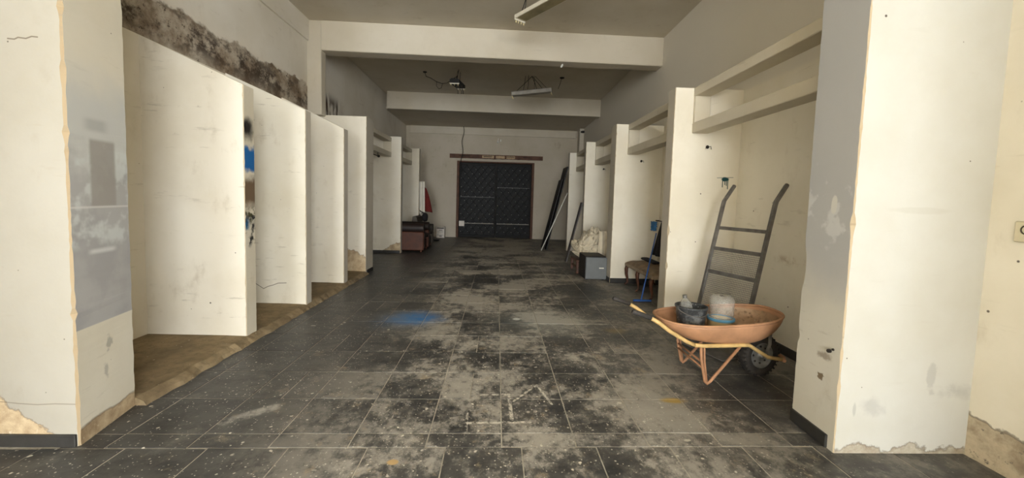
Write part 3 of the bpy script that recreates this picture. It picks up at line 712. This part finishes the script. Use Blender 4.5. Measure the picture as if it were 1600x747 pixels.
obj('bolts', q, 'hole', wh, kind='stuff')

# dried cement in the nose of the tray
q = MB()
def cem(u, v):
    k = (-.30+.62*v)*48; t = .14+.86*u; ra, rb = tray_ring(t, .014), tray_ring(t, .014)
    i0 = math.floor(k); f = k-i0; a_, b_ = Vector(ra[i0 % 48]), Vector(ra[(i0+1) % 48]); p = a_.lerp(b_, f)
    p.x = max(p.x, 2.125) if u > .9 else p.x
    bump_ = .016*fbm(p.x*22, p.y*22, 3)+.010; return (p.x-bump_*.4, 3.42+(p.y-3.42)*.985, p.z+bump_+.006)
q.grid(cem, 16, 40)
for k in range(90):
    p = cem(random.uniform(.1, .9), random.uniform(.08, .92)); r_ = random.uniform(.006, .018)
    q.lathe([(.001, -r_), (r_*.8, -r_*.5), (r_, .1*r_), (r_*.6, r_*.7), (.001, r_*.8)], 6, sm=False, mat=Matrix.Translation((p[0], p[1], p[2]+r_*.3)) @ Matrix.Rotation(random.uniform(0, 3), 4, 'Y'))
obj('cement_rubble', q, 'cement', label='dried cement crumbs caked in the nose of the wheelbarrow tray', cat='rubble', kind='stuff')

# bucket, bottle in it, tub and upturned jug
bk = thing('bucket', 'black plastic bucket splashed with cement in the wheelbarrow', 'bucket', (1.735, 3.44, .352))
q = MB(); q.lathe([(.001, .0), (.098, .0), (.102, .01), (.128, .235), (.136, .24), (.137, .256), (.130, .258), (.124, .235), (.098, .02), (.001, .018)], 32, mat=Matrix.Translation((1.735, 3.44, .352))); obj('body', q, 'bucket', bk)
q = MB(); q.tube([(1.735+.136*math.cos(a), 3.44-.06*math.sin(a)-.075*math.sin(a), .60-.06*math.sin(a)) for a in [math.pi*k/12 for k in range(13)]], .004, 6); obj('bail_handle', q, 'steel', bk)
q = MB(); mt = Matrix.Translation((1.715, 3.43, .385)) @ Matrix.Rotation(math.radians(-9), 4, 'Y')
q.lathe([(.001, 0), (.052, .0), (.058, .02), (.056, .10), (.059, .13), (.057, .20), (.048, .245), (.024, .285), (.016, .295), (.016, .31)], 20, mat=mt)
bt = obj('plastic_bottle', q, 'clear_grey', label='greyish clear plastic bottle standing in the black bucket', cat='bottle', thick=.002)
q = MB(); q.lathe([(.019, .298), (.019, .322), (.001, .322)], 12, mat=mt); obj('cap', q, 'rim', bt)
tb = thing('plastic_tub', 'cream plastic tub with a blue rim in the wheelbarrow', 'tub', (1.995, 3.42, .352))
q = MB(); q.lathe([(.001, 0), (.092, 0), (.098, .01), (.106, .135), (.109, .137), (.109, .15), (.098, .15), (.092, .02), (.001, .02)], 28, mat=Matrix.Translation((1.995, 3.42, .352))); obj('body', q, 'tub', tb)
q = MB(); q.lathe([(.1095, .138), (.113, .14), (.113, .162), (.1095, .164), (.10, .162), (.10, .14)], 28, mat=Matrix.Translation((1.995, 3.42, .352))); obj('rim_band', q, 'blue_band', tb)
q = MB(); mt = Matrix.Translation((1.997, 3.42, .515))
q.lathe([(.094, 0), (.097, .015), (.095, .03), (.099, .045), (.096, .062), (.099, .078), (.096, .095), (.099, .115), (.098, .15), (.088, .182), (.066, .196), (.03, .19), (.001, .186)], 28, mat=mt)
jg = obj('plastic_jug', q, 'clear', label='clear ribbed plastic jug upside down on the cream tub', cat='jug', thick=.002)

# ------------------------------------------------------------------ hand truck leaning in the bay
ht = thing('hand_truck', 'grey steel hand truck with mesh panels leaning behind the wheelbarrow', 'hand truck', (2.30, 4.02, 0))
Lt, Rt = Vector((2.68, 4.50, 0)), Vector((2.885, 3.945, 0)); nn = Vector((.93, .366, 0))
def hp(u, z):           # u: 0 left rail .. 1 right rail
    s_ = .535-.252*z if z <= 1.54 else .147-(z-1.54)*.85
    p = Lt.lerp(Rt, u)-nn*s_; return Vector((p.x, p.y, z))
for u, nm in ((0, 'side_rail'), (1, 'side_rail')):
    q = MB(); q.tube([hp(u, z) for z in (.03, .5, 1.0, 1.5, 1.545, 1.585, 1.71)], .017, 10, rect=(.019, .015)); rl = obj(nm, q, 'steel', ht)
    q = MB(); q.tube([hp(u, 1.585), hp(u, 1.72)], .021, 10); obj('hand_grip', q, 'steel', rl)
for z in (1.245, 1.02, .765, .10):
    q = MB(); q.tube([hp(.02, z), hp(.98, z)], .012, 8, rect=(.018, .008)); obj('crossbar', q, 'steel', ht)
for za, zb in ((.785, 1.0), (.12, .745)):
    q = MB(); nx = 30
    for i in range(nx+1): q.tube([hp(.04+.92*i/nx, za), hp(.04+.92*i/nx, zb)], .0028, 4)
    nz = max(4, int((zb-za)/.019))
    for i in range(nz+1): z = za+(zb-za)*i/nz; q.tube([hp(.04, z), hp(.96, z)], .0028, 4)
    obj('mesh_panel', q, 'mesh_steel', ht)
q = MB(); a, b = hp(0, .012), hp(1, .012); fwd_ = -nn*.22
q.loft([[a, b, b+fwd_, a+fwd_], [a+Vector((0, 0, .008)), b+Vector((0, 0, .008)), b+fwd_+Vector((0, 0, .008)), a+fwd_+Vector((0, 0, .008))]], 0, False); obj('toe_plate', q, 'steel', ht)
for u in (.06, .94):
    p = hp(u, .11)+nn*.10; p.z = .11; ax = (Rt-Lt).normalized()
    mt = Matrix.Translation(p) @ ax.to_track_quat('Z', 'Y').to_matrix().to_4x4()
    q = MB(); q.lathe([(.001, -.02), (.05, -.02), (.09, -.026), (.108, -.012), (.108, .012), (.09, .026), (.05, .02), (.001, .02)], 24, mat=mt); obj('wheel', q, 'tyre', ht)

# ------------------------------------------------------------------ bench bay
bn = thing('upholstered_bench', 'worn taupe upholstered bench with curved wooden legs in the right bay', 'bench', (2.64, 6.60, 0))
q = MB(); q.bbox(2.37, 2.94, 5.95, 7.26, .335, .395, .01); obj('apron', q, 'bench_frame', bn)
for ya, yb_ in ((5.96, 6.60), (6.61, 7.25)):
    q = MB(); q.grid(lambda u, v: (2.375+.56*u, ya+(yb_-ya)*v, .395+.062*(max(0, 1-(2*u-1)**4)*max(0, 1-(2*v-1)**4))**.6+.006*fbm(u*4, v*4+ya, 1)), 16, 16); obj('seat_cushion', q, 'bench_fabric', bn, thick=.004)
for x, s in ((2.40, -1), (2.90, 1)):
    for y in (6.02, 6.62, 7.19):
        q = MB(); q.tube([(x, y, .35), (x+s*.018, y, .29), (x+s*.012, y, .20), (x-s*.012, y, .10), (x-s*.008, y, .04), (x+s*.022, y, .012), (x+s*.034, y, .006)], [.032, .034, .027, .019, .016, .018, .012], 8); obj('leg', q, 'wood_dark', bn)
q = MB(); q.bbox(2.66, 2.80, 6.70, 7.27, .462, .50, .016); obj('flat_cushion', q, 'black_cloth', label='thin dark cushion lying on the bench by the pier', cat='cushion')

def cloth(name, fn, mat_, label, cat, nu=24, nv=24, thick=.012, kind=None):
    q = MB(); q.grid(fn, nu, nv); return obj(name, q, mat_, label=label, cat=cat, thick=thick)
cloth('dark_jacket', lambda u, v: (2.90-.07*math.sin(math.pi*v)*(.4+.6*u)-.02*math.sin(v*19)*u, 6.90+(v-.5)*(.12+.50*u**.8)+.10*u, 1.185-.62*u-.08*abs(v-.5)*(1-u)), 'black_cloth', 'black jacket hanging on the wall over the bench', 'jacket')
q = MB(); q.tube([(2.945, 6.72, 1.18), (2.91, 6.72, 1.18), (2.90, 6.75, 1.18), (2.90, 7.24, 1.18), (2.91, 7.27, 1.18), (2.975, 7.27, 1.18)], .009, 8)
obj('wall_bar', q, 'wire', label='short black bar on the bay wall above the bench', cat='rail')
cloth('blue_plastic', lambda u, v: (2.888-.05*math.sin(math.pi*v)-.02*fbm(u*5, v*6, 2), 7.16+.42*v, 1.165-.17*u+.02*fbm(v*5, u*3, 1)), 'blue_bag', 'crumpled blue plastic bag hanging beside the black jacket', 'bag', 16, 20, .006)
sq = thing('floor_squeegee', 'blue floor squeegee leaning before the bench', 'squeegee', (2.20, 5.90, 0))
q = MB(); q.tube([(2.20, 5.90, .03), (2.43, 6.24, .54), (2.64, 6.55, 1.0)], .011, 8); obj('handle', q, 'blue_metal', sq)
q = MB(); q.bbox(2.08, 2.36, 5.885, 5.915, .018, .045, .006); obj('head', q, 'blue_metal', sq)
q = MB(); q.bbox(2.08, 2.36, 5.896, 5.904, .0, .02, .002); obj('blade', q, 'rubber', sq)

# grey cabinet, stool, sack
cb = thing('metal_cabinet', 'small grey metal cabinet standing on the floor by the right pier', 'cabinet', (1.92, 7.86, 0))
q = MB(); q.bbox(1.70, 2.10, 7.545, 8.10, .012, .455, .008); obj('body', q, 'cab_dark', cb)
q = MB(); q.bbox(1.712, 2.112, 7.515, 7.545, .02, .435, .006); dd = obj('door', q, 'cab_grey', cb)
q = MB(); q.bbox(1.965, 2.055, 7.503, 7.515, .225, .245, .003); obj('handle', q, 'white_plastic', dd)
q = MB()
for x in (1.74, 2.06):
    for y in (7.58, 8.06): q = MB(); q.box(x-.02, x+.02, y-.02, y+.02, 0, .014); obj('foot', q, 'cab_dark', cb)
st_ = thing('wooden_stool', 'low dark wooden stool under the pale sack', 'stool', (1.99, 8.50, 0))
q = MB(); q.bbox(1.66, 2.34, 8.18, 8.82, .24, .28, .008); obj('seat', q, 'wood_dark', st_)
for x in (1.69, 2.31):
    for y in (8.21, 8.79): q = MB(); q.bbox(x-.025, x+.025, y-.025, y+.025, 0, .239, .005); obj('leg', q, 'wood_dark', st_)
q = MB(); q.bbox(1.675, 1.70, 8.24, 8.76, .10, .13, .004); obj('stretcher', q, 'wood_dark', st_)
q = MB()
def sackf(u, v):
    th = 2*math.pi*v; ph = math.pi*u
    r_ = math.sin(ph)**.7; x = math.cos(th)*r_; y = math.sin(th)*r_; z = -math.cos(ph)
    w_ = .16*fbm(x*1.7+3, y*1.7, z*1.7, 5)+.22*(.25-abs(fbm(x*2.3, y*2.3+2, z*2.3, 4)))+.10*(.2-abs(fbm(x*5, y*5+7, z*5, 3)))
    zz = .285+max(0, .25*(z+1)*(1+.4*x)+.34*w_*(z+1)); return (1.94+(.31+.6*w_)*x-.02*z, 8.5+(.33+.4*w_)*y, zz)
q.grid(sackf, 56, 84); obj('canvas_sack', q, 'sack', label='crumpled cream canvas sack heaped on the low stool', cat='sack')
cloth('folded_sheet', lambda u, v: (2.10+.16*v+.10*u*(v-.3)+.012*math.sin(v*20), 8.145-.02*math.sin(v*6)-.01*u, .90-.88*u+.04*fbm(v*4, u*3, 1)*(1-u)), 'sack', 'cream sheet with creases standing beside the sack', 'sheet', 20, 16, .02)

# leaning boards and rod on the right
def lean(name, p0, p1, wy, th, mat_, label, cat='board'):
    p0, p1 = Vector(p0), Vector(p1); d = (p1-p0).normalized(); nrm = Vector((d.z, 0, -d.x)); q = MB(); W = Vector((0, wy, 0)); Tn = nrm*th
    q.loft([[p0, p0+W, p0+W+Tn, p0+Tn], [p1, p1+W, p1+W+Tn, p1+Tn]], 0, False); return obj(name, q, mat_, label=label, cat=cat)
lean('leaning_board', (1.50, 11.96, .0), (2.055, 11.96, 2.50), .80, .03, 'board_dark', 'tall black board leaning on the farthest right pier')
lean('leaning_board', (1.42, 12.02, .0), (1.915, 12.02, 2.12), .66, .025, 'board_dark', 'shorter black board leaning in front of the tall one')
lean('leaning_board', (1.70, 9.64, .0), (2.045, 9.64, 1.46), .22, .025, 'board_grey', 'dark grey plank leaning on the pier behind the sack')
q = MB(); q.tube([(1.33, 11.75, .008), (2.065, 11.87, 1.72)], .016, 8); obj('leaning_rod', q, 'white_plastic', label='thin pale rod leaning before the black boards', cat='rod')

# ------------------------------------------------------------------ left far furniture
def armchair(label, loc, W, D, mats, H=.84, arm=.74):
    """faces +x, W along y, D along x; loc = near left floor corner"""
    x0, y0 = loc; r = thing('armchair', label, 'armchair', (x0+D/2, y0+W/2, 0)); side, top_, seat = mats
    q = MB(); q.bbox(x0+.02, x0+D-.05, y0+.14, y0+W-.14, .06, .30, .015); obj('base', q, side, r)
    for ya in (y0, y0+W-.16):
        q = MB(); q.bbox(x0+.02, x0+D, ya, ya+.16, .05, arm-.22, .02); a_ = obj('arm', q, side, r)
        q = MB(); mt = Matrix.Identity(4)
        q.loft([[(x, ya+.08+.105*math.cos(t), arm-.125+.125*math.sin(t)) for t in [2*math.pi*k/16 for k in range(16)]] for x in (x0+.04, x0+.06, x0+D-.02, x0+D)], 0, True); obj('arm_roll', q, top_, a_)
        q = MB(); q.bbox(x0+D-.002, x0+D+.012, ya+.02, ya+.14, .08, arm-.25, .005); obj('arm_front', q, top_, a_)
    q = MB(); pr = [(x0, .06), (x0+.22, .06), (x0+.20, .5), (x0+.14, H-.04), (x0+.08, H), (x0+.02, H-.02), (x0-.02, .5)]
    q.loft([[(x, y, z) for x, z in pr] for y in (y0+.02, y0+.05, y0+W-.05, y0+W-.02)], 0, False); obj('backrest', q, top_, r)
    q = MB(); q.grid(lambda u, v: (x0+.2+(D-.2)*u, y0+.17+(W-.34)*v, .40+.05*(max(0, 1-(2*u-1)**4)*max(0, 1-(2*v-1)**4))**.5), 12, 12); obj('seat_cushion', q, seat, r, thick=.10)
    for x in (x0+.08, x0+D-.08):
        for y in (y0+.08, y0+W-.08): q = MB(); q.lathe([(.025, 0), (.035, .06)], 8, cap=True, mat=Matrix.Translation((x, y, 0))); obj('foot', q, 'wood_dark', r)
    return r
armchair('dark brown leather armchair beside the left pier', (-2.86, 10.76), .92, .93, ('leather', 'leather_dark', 'leather_dark'), H=.86, arm=.77)
armchair('grey brown armchair behind the leather one', (-2.46, 11.75), .86, .50, ('leather_grey', 'leather_grey', 'leather_grey'), H=.92, arm=.66)
cloth('white_towel', lambda u, v: (-2.485+.16*v+.02*math.sin(v*16)+.015*u, 12.975-.03*math.sin(v*9), 1.965-1.02*u-.015*math.sin(v*12)*u), 'white_cloth', 'long white cloth hanging on the farthest left pier', 'cloth', 24, 16, .025)
cloth('red_jacket', lambda u, v: (-2.47+(.16+.22*u**.6)*v+.02*math.sin(v*9)*u+.0, 13.06+.05*math.sin(v*7)*u+.06*u*(1-v), 1.90-.12*v-(.84-.04*v)*u), 'red_cloth', 'dark red jacket hanging beside the white cloth', 'jacket', 24, 16, .02)
q = MB()
def helm(u, v):
    th, ph = 2*math.pi*v, math.pi*u; k = 1+.12*fbm(math.cos(th)*2, math.sin(th)*2, u*3)
    return (-2.245+.10*k*math.sin(ph)*math.cos(th), 12.69+.12*k*math.sin(ph)*math.sin(th), .84-.13*k*math.cos(ph))
q.grid(helm, 14, 20); bg_ = obj('black_bag', q, 'black_cloth', label='black bag hanging above the grey brown armchair', cat='bag')
q = MB(); q.tube([(-2.30, 12.76, .95), (-2.4, 12.8, 1.03), (-2.47, 12.95, 1.06), (-2.4, 12.8, 1.02), (-2.2, 12.76, .95)], .012, 8); obj('strap', q, 'black_cloth', bg_)
q = MB(); q.bbox(-2.21, -2.17, 12.645, 12.665, .80, .87, .004); obj('buckle', q, 'white_plastic', bg_)
cloth('white_rag', lambda u, v: (-2.43+.11*v+.02*u, 12.93-.02*math.sin(v*7), .92-.20*u+.02*v), 'white_cloth', 'small white rag hanging under the long white cloth', 'cloth', 10, 10, .015)
ct = thing('carton_box', 'white printed carton by the far wall', 'box', (-2.05, 14.93, 0))
q = MB(); q.bbox(-2.20, -1.90, 14.78, 15.08, 0, .40, .004); obj('body', q, 'carton', ct)
for xa, xb, z in ((-2.18, -1.92, .335), (-2.10, -1.98, .27), (-2.15, -1.95, .22), (-2.17, -1.93, .10)):
    q = MB(); q.bbox(xa, xb, 14.7765, 14.7795, z, z+(.04 if z > .3 else .018 if z > .25 else .008), .001); obj('printing', q, 'ink', ct)
q = MB(); q.bbox(-2.09, -1.99, 14.776, 14.7795, .05, .075, .001); obj('printing', q, 'ink', ct)
ds = thing('shallow_dish', 'shallow dark dish on the floor before the carton', 'dish', (-2.06, 13.75, 0))
q = MB(); q.lathe([(.001, 0), (.10, 0), (.15, .045), (.155, .05), (.145, .05), (.095, .012), (.001, .012)], 24, mat=Matrix.Translation((-2.06, 13.75, 0))); obj('bowl', q, 'cab_dark', ds)
q = MB(); q.lathe([(.147, .047), (.157, .049), (.157, .055), (.147, .055)], 24, mat=Matrix.Translation((-2.06, 13.75, 0))); obj('rim', q, 'rim', ds)
q = MB(); q.tube([(-2.78, 8.06, 2.40), (-2.78, 9.55, 2.40)], .013, 8); q.lathe([(.001, 0), (.03, 0), (.03, .04), (.001, .04)], 10, mat=Matrix.Translation((-2.78, 9.54, 2.40)) @ Matrix.Rotation(math.radians(-90), 4, 'X'))
q.tube([(-2.78, 9.5, 2.40), (-2.78, 9.5, 2.49)], .008, 6)
obj('clothes_rod', q, 'wire', label='short black clothes rod under the left rail frame', cat='rod')
q = MB(); q.tube([(-2.78, 10.73, 2.40), (-2.78, 11.4, 2.40)], .013, 8); q.tube([(-2.78, 11.3, 2.40), (-2.78, 11.3, 2.49)], .01, 6)
obj('clothes_rod', q, 'wire', label='farther short black rod under the rail frame over the armchair', cat='rod')

# ------------------------------------------------------------------ hanging light fittings
def fitting(name, label, A, B, mount, body, under, wdt=.17, hgt=.055, pins=4, cap=None):
    A, B = Vector(A), Vector(B); d = (B-A).normalized(); s = d.cross(Vector((0, 0, 1))).normalized(); u = s.cross(d); r = thing(name, label, 'lamp', tuple((A+B)/2))
    def sec(p, k=1.): return [p-s*wdt/2*k, p-s*wdt/2*k+u*hgt*.75, p-s*wdt*.3*k+u*hgt, p+s*wdt*.3*k+u*hgt, p+s*wdt/2*k+u*hgt*.75, p+s*wdt/2*k]
    q = MB(); q.loft([sec(A), sec(B)], 0, False); obj('housing', q, body, r)
    q = MB(); q.loft([[p-s*wdt*.44, p+s*wdt*.44, p+s*wdt*.44-u*.004, p-s*wdt*.44-u*.004] for p in (A+d*.06, B-d*.06)], 0, False); obj('reflector', q, under, r)
    for p, sg in ((A, 1), (B, -1)):
        q = MB(); c = [p-s*wdt/2, p+s*wdt/2, p+s*wdt/2-u*.022, p-s*wdt/2-u*.022]; q.loft([c, [v+d*sg*.018 for v in c]], 0, False); obj('end_cap', q, cap or body, r)
        for k in range(pins):
            e = p+s*wdt*(-.38+.76*k/(pins-1))-u*.022; q = MB(); q.tube([e+d*sg*.009, e+d*sg*.009-u*.034], .008, 6); obj('lamp_pin', q, 'brass', r)
    for a, b in mount:
        q = MB(); q.tube([Vector(a), Vector(a).lerp(Vector(b), .5)+Vector((.006, 0, 0)), Vector(b)], .006, 6); obj('hanger_wire', q, 'wire', r)
    return r
fitting('hanging_light', 'cream strip light without tubes at the top of the view', (.27, 6.42, 4.25), (.98, 5.46, 4.27), [((.27, 6.40, 4.30), (.36, 6.28, 4.54)), ((.33, 6.34, 4.30), (.36, 6.28, 4.54)), ((.93, 5.54, 4.32), (.88, 5.62, 4.54))], 'enamel', 'enamel_under', wdt=.20, hgt=.075)
top = (.78, 10.15, 4.53)
fitting('hanging_light', 'grey strip light hanging askew from a tangle of wires', (.30, 10.02, 4.00), (1.235, 9.78, 4.07), [((.33, 10.0, 4.05), top), ((.55, 9.96, 4.07), (.62, 10.15, 4.53)), ((.66, 9.93, 4.08), (.69, 10.1, 4.53)), ((.82, 9.89, 4.09), (.83, 10.12, 4.53)), ((.9, 9.87, 4.09), top), ((1.15, 9.8, 4.12), (.86, 10.15, 4.53)), ((1.05, 9.83, 4.11), top)], 'enamel_grey', 'enamel_grey', wdt=.17, hgt=.10)
fitting('hanging_light', 'strip light seen end on beside the ceiling wire', (-1.06, 9.55, 4.13), (-1.0, 10.55, 4.27), [((-1.06, 9.7, 4.18), (-1.0, 9.9, 4.54)), ((-1.0, 10.1, 4.24), (-.98, 10.1, 4.54)), ((-1.04, 9.8, 4.2), (-1.03, 10.0, 4.54))], 'wire', 'wire', wdt=.22, hgt=.10, pins=3, cap='enamel')
for xa, xb, wh_ in ((-1.02, -.98, 'leftmost'), (-.95, -.90, 'middle'), (-.90, -.86, 'rightmost')):
    q = MB(); q.tube([(xa, 9.6, 4.12), (xa+.01, 9.6, 4.03), (xb, 9.62, 3.96), (xb, 9.62, 3.90)], .008, 6)
    obj('dangling_wire', q, 'wire', label=wh_+' of three black wires dangling under the end-on light', cat='wire', group='wires dangling from the end-on light')
q = MB(); q.lathe([(.001, 0), (.05, 0), (.045, -.02), (.001, -.02)], 12, mat=Matrix.Translation((-1.85, 10.17, 4.54)))
q.tube([(-1.85, 10.17, 4.52), (-1.82, 10.17, 4.43), (-1.7, 10.16, 4.39), (-1.55, 10.14, 4.30), (-1.42, 10.12, 4.26), (-1.30, 10.1, 4.27), (-1.15, 10.05, 4.36), (-1.03, 10.0, 4.42)], .008, 6)
q.tube([(-1.56, 10.14, 4.30), (-1.56, 10.14, 4.2), (-1.5, 10.13, 4.13), (-1.44, 10.12, 4.15), (-1.41, 10.12, 4.26)], .006, 6)
obj('ceiling_wire', q, 'wire', label='slack black wire looping from a ceiling hook to the end-on light', cat='wire')
q = MB(); q.lathe([(.001, 0), (.06, 0), (.05, -.02), (.001, -.02)], 12, mat=Matrix.Translation((1.53, 10.2, 4.54)))
q.tube([(1.52, 10.2, 4.53), (1.49, 10.2, 4.4), (1.44, 10.2, 4.26)], .006, 6)
obj('ceiling_wire', q, 'wire', label='short wire stub hanging from the ceiling right of the askew light', cat='wire')
q = MB(); q.lathe([(.001, 0), (.018, .01), (.02, .05), (.012, .07), (.001, .07)], 10, mat=Matrix.Translation((1.12, 7.66, 3.965)) @ Matrix.Rotation(.5, 4, 'Y'))
obj('bulb_holder', q, 'white_plastic', label='tiny white fitting under the nearest ceiling beam', cat='bulb holder')

# ------------------------------------------------------------------ small wall fittings
so = thing('wall_socket', 'beige wall socket on the right wall by the picture edge', 'socket', (XR(2.15), 2.15, 1.34))
xw = XR(2.13)
q = MB(); q.bbox(xw-.012, xw+.002, 2.06, 2.172, 1.34, 1.456, .005); pl_ = obj('plate', q, 'socket', so)
q = MB(); q.lathe([(.022, 0), (.026, .003), (.028, .003), (.028, 0)], 20, mat=Matrix.Translation((xw-.012, 2.115, 1.41)) @ Matrix.Rotation(math.radians(-90), 4, 'Y')); obj('socket_ring', q, 'socket_dark', so)
q = MB(); q.lathe([(.001, .002), (.004, .002), (.004, 0)], 8, mat=Matrix.Translation((xw-.0125, 2.115, 1.41)) @ Matrix.Rotation(math.radians(-90), 4, 'Y')); obj('pin_hole', q, 'socket_dark', so)
q = MB(); q.box(xw-.0135, xw-.012, 2.106, 2.124, 1.372, 1.377); obj('slot', q, 'socket_dark', so)
def stub(p, label):
    r = thing('outlet_box', label, 'outlet', p); x, y, z = p; q = MB(); q.bbox(x-.035, x+.035, y-.008, y+.002, z-.03, z+.03, .003); obj('box', q, 'cream_right', r)
    q = MB(); q.lathe([(.001, .004), (.02, .004), (.022, 0)], 12, mat=Matrix.Translation((x, y-.008, z)) @ Matrix.Rotation(math.radians(90), 4, 'X')); obj('hole', q, 'hole', r)
    q = MB(); q.tube([(x+.005, y-.008, z), (x+.03, y-.03, z+.005), (x+.035, y-.035, z-.03)], .004, 5); q.tube([(x-.005, y-.008, z), (x-.03, y-.025, z-.02)], .004, 5); obj('wires', q, 'wire', r)
stub((2.55, 4.90, 2.20), 'open outlet with wire ends on the teal-dripped pier')
stub((2.60, 7.31, 2.25), 'open outlet with wire ends on the pier beside the bench')
stub((2.52, 9.62, 2.27), 'open outlet with wire ends on the pier behind the sack')
q = MB(); q.tube([(2.125, 2.395, .605), (2.085, 2.38, .612)], .012, 8); q.tube([(2.125, 2.37, .62), (2.095, 2.36, .628)], .008, 6)
obj('pipe_stub', q, 'hole', label='rusty pipe stub in the grey side of the nearest right pier', cat='pipe')
for o in bpy.data.objects:
    if '_o' in o: del o['_o']
